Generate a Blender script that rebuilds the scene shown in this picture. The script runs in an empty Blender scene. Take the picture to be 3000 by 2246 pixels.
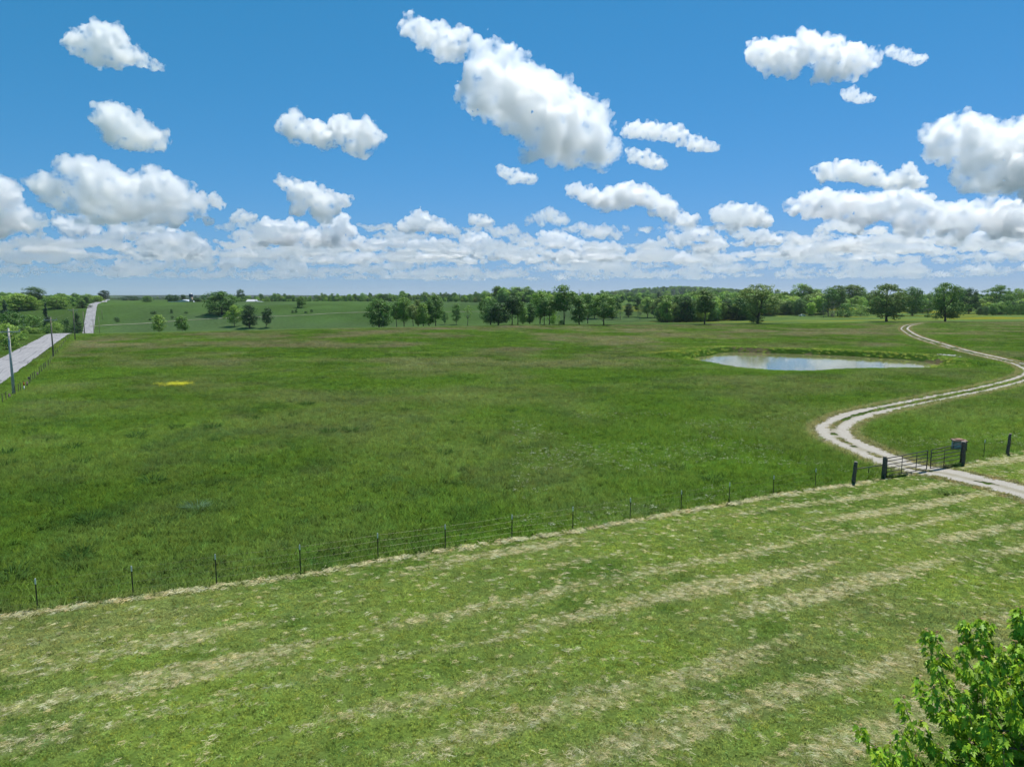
import bpy, bmesh, math, random
import numpy as np
from mathutils import Vector, Matrix

# ------------------------------------------------------------------ camera, sky, sun, exposure
sc = bpy.context.scene
COL = sc.collection
CAM_H = 13.0                      # drone height over the mown grass (m)
FPX, PITCH = 2081.0, math.radians(7.07)
IW, IH = 3000.0, 2246.0
cam_d = bpy.data.cameras.new('camera')
cam_d.sensor_width = 36.0
cam_d.lens = FPX / IW * 36.0
cam_d.clip_start, cam_d.clip_end = 0.5, 300000.0
cam = bpy.data.objects.new('camera', cam_d)
COL.objects.link(cam)
cam.location = (0, 0, CAM_H)
cam.rotation_euler = (math.pi / 2 - PITCH, 0, 0)
sc.camera = cam

SUN_EL, SUN_AZ = math.radians(66), math.radians(33)     # azimuth to the right of +Y
world = bpy.data.worlds.new('World')
sc.world = world
world.use_nodes = True
wn = world.node_tree
bg = wn.nodes['Background']
sky = wn.nodes.new('ShaderNodeTexSky')
sky.sky_type = 'NISHITA'
sky.sun_disc = False
sky.sun_elevation, sky.sun_rotation = SUN_EL, SUN_AZ
sky.air_density, sky.dust_density, sky.ozone_density = 1.0, 0.0, 2.0
# white balance of the camera: deep cyan-blue sky, cool pale horizon
sep = wn.nodes.new('ShaderNodeSeparateColor'); comb = wn.nodes.new('ShaderNodeCombineColor')
wn.links.new(sky.outputs[0], sep.inputs[0])
for ch, (gain, power) in enumerate(((0.172, 1.28), (1.27, 0.55), (1.34, 0.80))):
    pw = wn.nodes.new('ShaderNodeMath'); pw.operation = 'POWER'; pw.inputs[1].default_value = power
    gn = wn.nodes.new('ShaderNodeMath'); gn.operation = 'MULTIPLY'; gn.inputs[1].default_value = gain
    wn.links.new(sep.outputs[ch], pw.inputs[0]); wn.links.new(pw.outputs[0], gn.inputs[0]); wn.links.new(gn.outputs[0], comb.inputs[ch])
wn.links.new(comb.outputs[0], bg.inputs[0])
bg.inputs[1].default_value = 0.085

sun_d = bpy.data.lights.new('sun', 'SUN')
sun_d.energy, sun_d.angle, sun_d.color = 4.6, math.radians(0.53), (1.0, 0.965, 0.90)
sun = bpy.data.objects.new('sun', sun_d)
COL.objects.link(sun)
SUN_DIR = Vector((math.sin(SUN_AZ) * math.cos(SUN_EL), math.cos(SUN_AZ) * math.cos(SUN_EL), math.sin(SUN_EL)))
sun.rotation_euler = SUN_DIR.to_track_quat('Z', 'Y').to_euler()

vs = sc.view_settings
vs.view_transform, vs.look, vs.exposure, vs.gamma = 'Standard', 'None', 0.35, 1.0
vs.use_curve_mapping = False
cy = sc.cycles
cy.max_bounces, cy.diffuse_bounces, cy.glossy_bounces = 20, 2, 2
cy.transmission_bounces, cy.volume_bounces, cy.transparent_max_bounces = 3, 18, 40
cy.use_denoising = True
cy.volume_step_rate = 0.25
cy.use_adaptive_sampling, cy.adaptive_threshold = True, 0.02
cy.caustics_reflective = cy.caustics_refractive = False
sc.render.film_transparent = False

# ------------------------------------------------------------------ helpers
RNG = np.random.default_rng(7)

def smooth(x, a, b):
    t = np.clip((np.asarray(x, float) - a) / (b - a), 0, 1)
    return t * t * (3 - 2 * t)

_LAT = np.random.default_rng(99).random((8, 256, 256))

def vnoise(x, y, seed=0):
    x = np.asarray(x, float); y = np.asarray(y, float)
    xi = np.floor(x).astype(np.int64); yi = np.floor(y).astype(np.int64)
    fx = x - xi; fy = y - yi
    fx = fx * fx * (3 - 2 * fx); fy = fy * fy * (3 - 2 * fy)
    L = _LAT[seed % 8]
    o = 37 * seed
    a = L[(xi + o) & 255, (yi + o) & 255]; b = L[(xi + 1 + o) & 255, (yi + o) & 255]
    c = L[(xi + o) & 255, (yi + 1 + o) & 255]; d = L[(xi + 1 + o) & 255, (yi + 1 + o) & 255]
    return (a * (1 - fx) + b * fx) * (1 - fy) + (c * (1 - fx) + d * fx) * fy

def fbm(x, y, scale, octv=4, seed=0):
    x = np.asarray(x, float) / scale; y = np.asarray(y, float) / scale
    s = 0; a = 0.5; t = 0
    for k in range(octv):
        ca, sa = math.cos(0.6 * k), math.sin(0.6 * k)
        s = s + a * vnoise((x * ca - y * sa) * 2 ** k, (x * sa + y * ca) * 2 ** k, seed + k)
        t += a; a *= 0.5
    return s / t

def link(o, parent=None):
    COL.objects.link(o)
    if parent is not None:
        o.parent = parent
    return o

def tag(o, label=None, cat=None, group=None, kind=None):
    if label: o['label'] = label
    if cat: o['category'] = cat
    if group: o['group'] = group
    if kind: o['kind'] = kind
    return o

def mesh(name, V, F, mats=(), smooth_=False, midx=None):
    me = bpy.data.meshes.new(name)
    V = np.asarray(V, np.float32)
    if isinstance(F, np.ndarray) and F.ndim == 2:
        n, k = F.shape
        me.vertices.add(len(V)); me.vertices.foreach_set('co', V.ravel())
        me.loops.add(n * k); me.loops.foreach_set('vertex_index', F.astype(np.int32).ravel())
        me.polygons.add(n)
        me.polygons.foreach_set('loop_start', np.arange(0, n * k, k, dtype=np.int32))
        me.update(calc_edges=True)
    else:
        me.from_pydata(V.tolist(), [], [list(f) for f in F])
    for m in mats if isinstance(mats, (list, tuple)) else [mats]:
        me.materials.append(m)
    if midx is not None:
        me.polygons.foreach_set('material_index', np.asarray(midx, np.int32))
    if smooth_:
        me.polygons.foreach_set('use_smooth', np.ones(len(me.polygons), bool))
    me.update()
    return me

def obj(name, me, parent=None, loc=None, rz=0.0):
    o = bpy.data.objects.new(name, me)
    link(o, parent)
    if loc is not None: o.location = loc
    if rz: o.rotation_euler[2] = rz
    return o

def empty(name, loc, rz=0.0):
    o = bpy.data.objects.new(name, None)
    o.empty_display_size = 0.2
    link(o); o.location = loc; o.rotation_euler[2] = rz
    return o

class MB:
    """collects boxes, tubes and lathes into one mesh"""
    def __init__(s): s.V = []; s.F = []; s.n = 0
    def add(s, V, F):
        s.V.append(np.asarray(V, float)); s.F += [[i + s.n for i in f] for f in F]; s.n += len(V)
    def tube(s, pts, rad, sides=8, cap=True):
        pts = [Vector(p) for p in pts]
        rad = list(rad) if hasattr(rad, '__len__') else [rad] * len(pts)
        V = []; F = []
        for i, p in enumerate(pts):
            d = (pts[min(i + 1, len(pts) - 1)] - pts[max(i - 1, 0)]).normalized()
            u = d.cross(Vector((0, 0, 1)) if abs(d.z) < 0.95 else Vector((1, 0, 0))).normalized(); v = d.cross(u)
            for k in range(sides):
                a = 2 * math.pi * k / sides
                V.append(p + (u * math.cos(a) + v * math.sin(a)) * rad[i])
        for i in range(len(pts) - 1):
            for k in range(sides):
                k2 = (k + 1) % sides
                F.append([i * sides + k, i * sides + k2, (i + 1) * sides + k2, (i + 1) * sides + k])
        if cap:
            F.append(list(range(sides))[::-1]); F.append([(len(pts) - 1) * sides + k for k in range(sides)])
        s.add([v[:] for v in V], F); return s
    def box(s, c, size, rot=None, taper=1.0):
        x, y, z = [d / 2 for d in size]
        V = [(-x, -y, -z), (x, -y, -z), (x, y, -z), (-x, y, -z), (-x * taper, -y * taper, z), (x * taper, -y * taper, z), (x * taper, y * taper, z), (-x * taper, y * taper, z)]
        if rot is not None: V = [(rot @ Vector(v))[:] for v in V]
        V = [(v[0] + c[0], v[1] + c[1], v[2] + c[2]) for v in V]
        s.add(V, [[0, 3, 2, 1], [4, 5, 6, 7], [0, 1, 5, 4], [1, 2, 6, 5], [2, 3, 7, 6], [3, 0, 4, 7]]); return s
    def mesh(s, name, mats, smooth_=False):
        return mesh(name, np.concatenate(s.V), s.F, mats, smooth_)

# ---- pixel of the survey photograph -> direction (used to read off where things stand on the ground)
CP, SP = math.cos(PITCH), math.sin(PITCH)
def ray(px, py):
    dx, dy = px - IW / 2, py - IH / 2
    return dx, FPX * CP - dy * SP, -(FPX * SP + dy * CP)

# ------------------------------------------------------------------ terrain
CREST_X = [-700, -400, -150, -60, 0, 120, 300, 600, 1200]
CREST_Y = [150, 160, 228, 272, 300, 318, 372, 420, 450]
DEP_X = [-900, -400, -250, -120, 0, 150, 350, 700]
DEP_Z = [15, 15, 14, 11, 7.5, 4.5, 3.0, 2.5]
POND_PX = [(2028, 1050), (2052, 1045), (2085, 1041), (2112, 1033), (2150, 1031), (2210, 1033), (2290, 1036), (2360, 1038), (2420, 1040),
           (2500, 1044), (2580, 1049), (2650, 1053), (2710, 1060), (2757, 1068), (2740, 1074), (2690, 1076), (2600, 1077), (2520, 1078), (2440, 1080),
           (2395, 1083), (2340, 1086), (2270, 1084), (2215, 1080), (2170, 1074), (2120, 1066), (2085, 1059), (2048, 1055)]
POND_Z = -0.42
def plane_pt(px, py, z):
    dx, fy, dz = ray(px, py); t = (z - CAM_H) / dz
    return dx * t, fy * t
POND = np.array([plane_pt(x, y, POND_Z) for x, y in POND_PX])

def poly_sd(X, Y, P):
    X = np.asarray(X, float); Y = np.asarray(Y, float)
    d = np.full(X.shape, 1e9); inside = np.zeros(X.shape, bool)
    for i in range(len(P)):
        ax, ay = P[i]; bx, by = P[(i + 1) % len(P)]
        ex, ey = bx - ax, by - ay
        t = np.clip(((X - ax) * ex + (Y - ay) * ey) / (ex * ex + ey * ey), 0, 1)
        d = np.minimum(d, np.hypot(X - ax - t * ex, Y - ay - t * ey))
        c = ((ay > Y) != (by > Y)) & (X < (bx - ax) * (Y - ay) / ((by - ay) if by != ay else 1e-9) + ax)
        inside ^= c
    return np.where(inside, -d, d)

def pond_sd(X, Y):
    X = np.asarray(X, float); Y = np.asarray(Y, float)
    out = np.full(np.broadcast(X, Y).shape, 99.0)
    X = np.broadcast_to(X, out.shape); Y = np.broadcast_to(Y, out.shape)
    m = (X > 20) & (X < 115) & (Y > 105) & (Y < 190)
    if m.any(): out[m] = poly_sd(X[m], Y[m], POND)
    return out

ROAD_DIR = np.array([-0.480, 0.877]); ROAD_PERP = np.array([0.877, 0.480])
def road_off(X, Y):                       # signed distance right of the camera-parallel line along the road
    return np.asarray(X) * ROAD_PERP[0] + np.asarray(Y) * ROAD_PERP[1]
ROAD_A, ROAD_B = -22.6, -16.4             # edges of the asphalt

def zt(X, Y):
    X = np.asarray(X, float); Y = np.asarray(Y, float)
    s = Y - np.interp(X, CREST_X, CREST_Y)
    D = np.interp(X, DEP_X, DEP_Z)
    L = 400.0
    z = -D * np.where((s > 0) & (s < L), np.sin(np.pi * np.clip(s, 0, L) / L) ** 2, 0)
    z = z + 5.6 * smooth(s, 180, 430)
    z = z - 2.5 * np.exp(-((Y - 900) / 110) ** 2) * smooth(-X, 250, 420)
    z = z - 7.0 * smooth(Y, 1500, 4000)
    z = z + 30 * np.exp(-(((X - 610) / 260) ** 2 + ((Y - 2800) / 330) ** 2)) + 18 * np.exp(-(((X - 1050) / 380) ** 2 + ((Y - 2900) / 330) ** 2))
    z = z + 24 * np.exp(-((Y - 6500) / 900) ** 2) * (0.4 + 0.6 * fbm(X, Y * 0 + 3, 900, 3, 5))
    near = 1 - smooth(np.hypot(X, Y), 250, 500)
    z = z + near * (0.55 * (fbm(X, Y, 55, 3, 1) - 0.5) + 0.10 * (fbm(X, Y, 7, 2, 2) - 0.5))
    z = z + (1 - near) * 2.4 * (fbm(X, Y, 240, 3, 3) - 0.5)
    # road bench
    q = road_off(X, Y)
    z = z - 0.35 * np.exp(-((q + 14.2) / 1.3) ** 2) * (1 - smooth(Y, 300, 500)) - 0.3 * np.exp(-((q + 25) / 1.5) ** 2)
    # pond basin
    sd = pond_sd(X, Y)
    basin = POND_Z - 0.9 * smooth(-sd, 0, 5)
    far_side = smooth(Y - (150 - 0.38 * (X - 40)), -4, 4)
    rim = POND_Z + (0.10 + 0.95 * far_side) * smooth(sd, 0, 3.0 - 1.0 * far_side)
    k = 1 - smooth(sd, 1.0, 12)
    z = np.where(sd < 0, basin, np.where(sd < 14, rim * k + z * (1 - k), z))
    return z

def ground_pt(px, py, tmax=6000.0):
    dx, fy, dz = ray(px, py)
    t = np.concatenate([np.linspace(0.004, 0.2, 4000), np.linspace(0.2, tmax / fy, 8000)])
    h = CAM_H + dz * t - zt(dx * t, fy * t)
    i = int(np.argmax(h < 0))
    if i == 0: i = len(t) - 1
    a, b = t[i - 1], t[i]
    for _ in range(30):
        m = (a + b) / 2
        if CAM_H + dz * m - float(zt(dx * m, fy * m)) < 0: b = m
        else: a = m
    return np.array([dx * b, fy * b, float(zt(dx * b, fy * b))])

def at_depth(px, Y):
    dx, fy, _ = ray(px, 950.0)
    X = dx / fy * Y
    return np.array([X, Y, float(zt(X, Y))])

def px_height(px, py_top, p):              # height of a thing standing at p whose top shows at py_top
    dx, fy, dz = ray(px, py_top)
    return CAM_H + dz / fy * p[1] - p[2]

# fence between mown grass and pasture (base points)
FENCE_PX = [(111, 1791), (391, 1751), (635, 1716), (881, 1683), (1108, 1643), (1305, 1610), (1500, 1580), (1678, 1556),
            (1846, 1525), (1995, 1498), (2136, 1476), (2265, 1451), (2388, 1432)]
WOOD_PX = [(2498, 1418, 1352), (2588, 1401, 1337), (2819, 1361, 1293), (2950, 1332, 1270)]
RPOST_PX = (2882, 1342, 1288)
FENCE = [ground_pt(x, y) for x, y in FENCE_PX]
WOODP = [ground_pt(x, y) for x, y, _ in WOOD_PX]
_line = [FENCE[0] + (FENCE[0] - FENCE[2]) * 6] + FENCE + WOODP + [WOODP[3] + (WOODP[3] - WOODP[2]) * 12]
FLX = np.array([p[0] for p in _line]); FLY = np.array([p[1] for p in _line])
def lawn_sd(X, Y):                          # > 0 on the mown side
    return (np.interp(X, FLX, FLY) - np.asarray(Y, float)) * 0.90

# gravel track centre line
TRK_PX = [(3160, 1492), (3060, 1462), (2960, 1432), (2860, 1408), (2770, 1388), (2690, 1376), (2620, 1356), (2560, 1331), (2500, 1306), (2455, 1282),
          (2440, 1258), (2462, 1238), (2505, 1219), (2580, 1200), (2680, 1180), (2790, 1158), (2890, 1138), (2970, 1118), (3018, 1100),
          (3020, 1083), (2985, 1066), (2925, 1051), (2855, 1035), (2795, 1020), (2740, 1004), (2690, 988), (2660, 972), (2650, 962), (2668, 952), (2720, 946)]
def spline(P, step):
    P = np.asarray(P, float); out = []
    for i in range(len(P) - 1):
        p0, p1, p2, p3 = P[max(i - 1, 0)], P[i], P[i + 1], P[min(i + 2, len(P) - 1)]
        n = max(2, int(np.linalg.norm(p2 - p1) / step))
        for t in np.linspace(0, 1, n, endpoint=False):
            out.append(0.5 * ((2 * p1) + (-p0 + p2) * t + (2 * p0 - 5 * p1 + 4 * p2 - p3) * t * t + (-p0 + 3 * p1 - 3 * p2 + p3) * t ** 3))
    out.append(P[-1]); return np.array(out)
TRK = spline([ground_pt(x, y)[:2] for x, y in TRK_PX], 0.35)
_seg = np.r_[0, np.cumsum(np.linalg.norm(np.diff(TRK, axis=0), axis=1))]
GATE_S = _seg[int(np.argmin(np.linalg.norm(TRK - (WOODP[1][:2] + WOODP[2][:2]) / 2, axis=1)))]
def track_near(X, Y):
    """distance to the track centre line (signed) and the length along it"""
    X = np.asarray(X, float); Y = np.asarray(Y, float)
    d = np.full(X.shape, 99.0); s = np.zeros(X.shape); C = TRK[::3]; S = _seg[::3]
    m = (X > 15) & (X < 190) & (Y > 35) & (Y < 420)
    idx = np.nonzero(m.ravel())[0]
    for k in range(0, len(idx), 4000):
        ii = idx[k:k + 4000]
        dd = np.hypot(X.ravel()[ii][:, None] - C[None, :, 0], Y.ravel()[ii][:, None] - C[None, :, 1])
        j = dd.argmin(1)
        d.ravel()[ii] = dd[np.arange(len(ii)), j]; s.ravel()[ii] = S[j]
    return d, s

# ---- what grows where: base colours (linear) of the sward
FDIR = np.array([0.905, 0.425]); FNRM = np.array([-0.425, 0.905])
def straw_amount(X, Y):
    a = X * FDIR[0] + Y * FDIR[1]; b = X * FNRM[0] + Y * FNRM[1]
    b2 = b + 1.1 * (fbm(a, b, 14, 2, 4) - 0.5)
    stripe = 0.5 + 0.5 * np.sin(b2 * 2 * math.pi / 2.55)
    str_w = smooth(a, -12, 26) * 0.75 + 0.25
    n = fbm(a / 5.0, b2, 1.5, 4, 1)
    big = fbm(a / 2.5, b, 6.0, 3, 2)
    v = 0.56 * n + 0.34 * big + 0.04 + 0.34 * (stripe - 0.5) * str_w
    sd = lawn_sd(X, Y)
    edge = np.exp(-((sd - 0.22) / 0.22) ** 2)
    return np.clip(smooth(v, 0.50, 0.80) * smooth(sd, 0.2, 0.9) + edge * (0.55 + 0.45 * fbm(X, Y, 1.3, 2, 6)) * (1 - 0.85 * smooth(X, WOODP[1][0] - 3, WOODP[1][0] + 1)), 0, 1) * (sd > -0.6)

def mixc(a, b, t):
    return a * (1 - t[..., None]) + np.asarray(b) * t[..., None]

BUTTER = ground_pt(517, 1131)
def sward(X, Y):
    X = np.asarray(X, float); Y = np.asarray(Y, float)
    one = np.ones(X.shape + (1,))
    # pasture
    n1 = fbm(X, Y, 17, 4, 1); n2 = fbm(X, Y, 9, 4, 3); n3 = fbm(X + 200, Y, 60, 3, 5); n4 = fbm(X, Y, 3.0, 3, 2)
    c = one * np.array((0.078, 0.152, 0.020))
    c = mixc(c, (0.088, 0.190, 0.015), smooth(n2, 0.50, 0.75) * 0.7)
    c = mixc(c, (0.050, 0.108, 0.020), smooth(n4, 0.50, 0.75) * 0.8)
    seed = smooth(n1 * 0.55 + n2 * 0.45, 0.38, 0.70) * (0.30 + 0.62 * smooth(Y, 45, 220))
    c = mixc(c, (0.165, 0.160, 0.085), seed)
    c = mixc(c, (0.150, 0.240, 0.030), smooth(n3 * 0.5 + n4 * 0.5, 0.60, 0.72) * 0.6 * smooth(X, -20, 90))
    c = c * (0.66 + 0.68 * (0.5 * fbm(X + 90, Y, 24, 3, 6) + 0.5 * fbm(X, Y + 40, 5.5, 3, 7)))[..., None]      # thick and thin growth
    # field on the far side of the crest and beyond
    s = Y - np.interp(X, CREST_X, CREST_Y)
    fc = one * np.array((0.135, 0.215, 0.078))
    fc = mixc(fc, (0.130, 0.230, 0.055), smooth(fbm(X, Y, 70, 3, 6), 0.4, 0.65) * 0.8)
    fc = mixc(fc, (0.245, 0.365, 0.095), smooth(X, 40, 200) * 0.9)
    fc = mixc(fc, (0.60, 0.52, 0.03), smooth(fbm(X / 3.0, Y, 17, 3, 4), 0.60, 0.66) * smooth(X, 60, 140) * 0.75 * (1 - smooth(s, 300, 420)))
    fc = fc * (0.72 + 0.56 * fbm(X, Y * 0.6, 22, 5, 2))[..., None]
    fc = mixc(fc, (0.165, 0.260, 0.062), (1 - smooth(s, 150, 300)) * 0.75 * (1 - smooth(X, -10, 90)))
    c = mixc(c, fc, smooth(s, 6, 14))
    c = mixc(c, (0.060, 0.085, 0.045), smooth(Y, 950, 1500))
    # verge beside the road
    q = road_off(X, Y)
    c = mixc(c, (0.105, 0.190, 0.028), np.exp(-((q + 14) / 1.8) ** 2) * 0.9 * (Y > 60))
    c = mixc(c, (0.095, 0.165, 0.035), (1 - smooth(q, -26, -22)) * 0.8)
    # pond banks
    sd = pond_sd(X, Y)
    bank = np.exp(-(np.maximum(sd, 0) / 6.0) ** 2) * (sd < 40)
    c = mixc(c, (0.085, 0.180, 0.020), bank * 0.8)
    soil = smooth(fbm(X, Y, 3.5, 2, 3), 0.62, 0.70) * (sd < 2.2) * (sd > -1)
    c = mixc(c, (0.30, 0.21, 0.12), soil * 0.9)
    c = mixc(c, (0.060, 0.065, 0.020), ((sd < -0.3) * 1.0))
    ylw = np.exp(-((sd - 8) / 3.0) ** 2) * smooth(Y, 150, 158) * smooth(fbm(X, Y, 7, 3, 2), 0.35, 0.6)
    c = mixc(c, (0.30, 0.33, 0.05), ylw * 0.8)
    # strips of fresh grass along the gravel
    td, ts = track_near(X, Y)
    c = mixc(c, (0.150, 0.225, 0.050), np.exp(-(td / 3.0) ** 2) * 0.7)
    c = mixc(c, (0.26, 0.23, 0.12), np.exp(-((td - 2.0) / 0.5) ** 2) * 0.6 * (td < 4))
    # buttercup patch in the pasture
    yp = np.exp(-(((X - BUTTER[0]) / 1.9) ** 2 + ((Y - BUTTER[1]) / 1.3) ** 2))
    c = mixc(c, (0.52, 0.50, 0.03), smooth(yp * (0.5 + fbm(X, Y, 1.6, 2, 5)), 0.35, 0.8) * 0.12)
    # mown grass
    lw = smooth(lawn_sd(X, Y), -0.25, 0.35)
    m1 = fbm(X, Y, 5, 4, 2); m2 = fbm(X, Y, 1.6, 3, 6)
    l = one * np.array((0.200, 0.280, 0.066))
    l = mixc(l, (0.215, 0.315, 0.050), smooth(m1, 0.5, 0.72) * 0.6)
    l = mixc(l, (0.095, 0.185, 0.030), smooth(m2 * 0.5 + (1 - m1) * 0.5, 0.50, 0.66) * 0.7)
    l = mixc(l, (0.40, 0.40, 0.19), straw_amount(X, Y) * 0.42)
    dry = smooth(fbm(X, Y, 11, 3, 3), 0.50, 0.72) * (1 - smooth(Y, 26, 40))
    l = mixc(l, (0.33, 0.29, 0.145), dry * 0.45)
    return mixc(c, l, lw) * 0.80

def growth(lo, hi, d0, g):
    out = [lo]; d = d0
    while out[-1] < hi:
        out.append(out[-1] + d); d *= g
    return np.array(out)
gx = growth(100, 14000, 1.2, 1.035)
GX = np.concatenate([-growth(60, 14000, 1.0, 1.035)[::-1], np.arange(-59.5, -30, 0.8), np.arange(-29.5, 45, 0.5), np.arange(45.5, 99.5, 0.9), gx])
GY = np.concatenate([np.linspace(-400, 8, 14), np.arange(10, 62, 0.5), np.arange(62, 182, 0.9), growth(183, 14000, 1.0, 1.022)])
MX, MY = np.meshgrid(GX, GY)
MZ = zt(MX, MY)
ny, nx = MX.shape
idx = np.arange(nx * ny).reshape(ny, nx)
GF = np.stack([idx[:-1, :-1], idx[:-1, 1:], idx[1:, 1:], idx[1:, :-1]], -1).reshape(-1, 4)

def zg(X, Y):                               # height of the built sheet (bilinear in its grid)
    X = np.asarray(X, float); Y = np.asarray(Y, float)
    i = np.clip(np.searchsorted(GX, X) - 1, 0, nx - 2); j = np.clip(np.searchsorted(GY, Y) - 1, 0, ny - 2)
    fx = (X - GX[i]) / (GX[i + 1] - GX[i]); fy = (Y - GY[j]) / (GY[j + 1] - GY[j])
    return (MZ[j, i] * (1 - fx) + MZ[j, i + 1] * fx) * (1 - fy) + (MZ[j + 1, i] * (1 - fx) + MZ[j + 1, i + 1] * fx) * fy

# ------------------------------------------------------------------ materials
def new_mat(name):
    m = bpy.data.materials.new(name); m.use_nodes = True
    nt = m.node_tree; nt.nodes.clear()
    out = nt.nodes.new('ShaderNodeOutputMaterial')
    return m, nt, out

def N(nt, typ, **kw):
    n = nt.nodes.new(typ)
    for k, v in kw.items():
        if hasattr(n, k): setattr(n, k, v)
        else: n.inputs[k.replace('_', ' ')].default_value = v
    return n

def noise_node(nt, scale, detail=4.0, rough=0.6, vec=None, dist=0.0):
    n = nt.nodes.new('ShaderNodeTexNoise')
    n.inputs['Scale'].default_value = scale; n.inputs['Detail'].default_value = detail; n.inputs['Roughness'].default_value = rough
    n.inputs['Distortion'].default_value = dist
    if vec is not None: nt.links.new(vec, n.inputs['Vector'])
    return n

def maprange(nt, src, a, b, c, d):
    n = nt.nodes.new('ShaderNodeMapRange'); n.clamp = True
    for i, v in zip((1, 2, 3, 4), (a, b, c, d)): n.inputs[i].default_value = v
    nt.links.new(src, n.inputs[0]); return n.outputs[0]

def mixrgb(nt, fac, a, b, mode='MIX'):
    n = nt.nodes.new('ShaderNodeMix'); n.data_type = 'RGBA'; n.blend_type = mode
    for s, v in ((0, fac), (6, a), (7, b)):
        if hasattr(v, 'is_output'): nt.links.new(v, n.inputs[s])
        else: n.inputs[s].default_value = v if s == 0 else (*v, 1)
    return n.outputs[2]

def plain(name, c1, c2=None, scale=6.0, rough=0.8, metal=0.0, bump=0.0, detail=5.0, spec=0.3):
    m, nt, out = new_mat(name)
    p = nt.nodes.new('ShaderNodeBsdfPrincipled')
    p.inputs['Roughness'].default_value = rough; p.inputs['Metallic'].default_value = metal
    p.inputs['Specular IOR Level'].default_value = spec
    tc = nt.nodes.new('ShaderNodeTexCoord')
    nz = noise_node(nt, scale, detail, 0.65, tc.outputs['Object'])
    f = maprange(nt, nz.outputs[0], 0.35, 0.65, 0, 1)
    nt.links.new(mixrgb(nt, f, c1, c2 or tuple(x * 0.65 for x in c1)), p.inputs['Base Color'])
    if bump:
        b = nt.nodes.new('ShaderNodeBump'); b.inputs['Strength'].default_value = bump; b.inputs['Distance'].default_value = 0.03
        nt.links.new(nz.outputs[0], b.inputs['Height']); nt.links.new(b.outputs[0], p.inputs['Normal'])
    nt.links.new(p.outputs[0], out.inputs[0])
    return m

def ground_material():
    m, nt, out = new_mat('sward')
    at = nt.nodes.new('ShaderNodeAttribute'); at.attribute_name = 'tint'
    geo = nt.nodes.new('ShaderNodeNewGeometry')
    n1 = noise_node(nt, 0.55, 8.0, 0.72, geo.outputs['Position'])
    n2 = noise_node(nt, 7.0, 4.0, 0.7, geo.outputs['Position'])
    f = nt.nodes.new('ShaderNodeMath'); f.operation = 'MULTIPLY_ADD'
    nt.links.new(n1.outputs[0], f.inputs[0]); f.inputs[1].default_value = 1.35; f.inputs[2].default_value = 0.28
    f2 = nt.nodes.new('ShaderNodeMath'); f2.operation = 'MULTIPLY_ADD'
    nt.links.new(n2.outputs[0], f2.inputs[0]); f2.inputs[1].default_value = 1.1; f2.inputs[2].default_value = 0.42
    mm = nt.nodes.new('ShaderNodeMath'); mm.operation = 'MULTIPLY'
    nt.links.new(f.outputs[0], mm.inputs[0]); nt.links.new(f2.outputs[0], mm.inputs[1])
    vm = nt.nodes.new('ShaderNodeVectorMath'); vm.operation = 'SCALE'
    nt.links.new(at.outputs['Color'], vm.inputs[0]); nt.links.new(mm.outputs[0], vm.inputs['Scale'])
    d = nt.nodes.new('ShaderNodeBsdfDiffuse'); d.inputs['Roughness'].default_value = 1.0
    nt.links.new(vm.outputs[0], d.inputs['Color'])
    b = nt.nodes.new('ShaderNodeBump'); b.inputs['Strength'].default_value = 0.55; b.inputs['Distance'].default_value = 0.12
    ad = nt.nodes.new('ShaderNodeMath'); ad.operation = 'ADD'
    nt.links.new(n1.outputs[0], ad.inputs[0]); nt.links.new(n2.outputs[0], ad.inputs[1])
    nt.links.new(ad.outputs[0], b.inputs['Height']); nt.links.new(b.outputs[0], d.inputs['Normal'])
    nt.links.new(d.outputs[0], out.inputs[0])
    return m

def blade_material(name='grass_blade', transl=0.15, attr='INSTANCER'):
    m, nt, out = new_mat(name)
    at = nt.nodes.new('ShaderNodeAttribute'); at.attribute_name = 'tint'; at.attribute_type = attr
    lf = nt.nodes.new('ShaderNodeAttribute'); lf.attribute_name = 'leaf'
    vm = nt.nodes.new('ShaderNodeVectorMath'); vm.operation = 'MULTIPLY'
    nt.links.new(at.outputs['Color'], vm.inputs[0]); nt.links.new(lf.outputs['Color'], vm.inputs[1])
    d = nt.nodes.new('ShaderNodeBsdfDiffuse'); t = nt.nodes.new('ShaderNodeBsdfTranslucent')
    nt.links.new(vm.outputs[0], d.inputs[0]); nt.links.new(vm.outputs[0], t.inputs[0])
    ge = nt.nodes.new('ShaderNodeNewGeometry')                   # thin blades: both faces shade with the sward's own normal
    sg = nt.nodes.new('ShaderNodeMath'); sg.operation = 'MULTIPLY_ADD'; sg.inputs[1].default_value = -2.0; sg.inputs[2].default_value = 1.0
    nt.links.new(ge.outputs['Backfacing'], sg.inputs[0])
    vn = nt.nodes.new('ShaderNodeVectorMath'); vn.operation = 'SCALE'
    nt.links.new(ge.outputs['Normal'], vn.inputs[0]); nt.links.new(sg.outputs[0], vn.inputs['Scale'])
    nt.links.new(vn.outputs[0], d.inputs['Normal'])
    mx = nt.nodes.new('ShaderNodeMixShader'); mx.inputs[0].default_value = transl
    nt.links.new(d.outputs[0], mx.inputs[1]); nt.links.new(t.outputs[0], mx.inputs[2])
    nt.links.new(mx.outputs[0], out.inputs[0])
    return m

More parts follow.
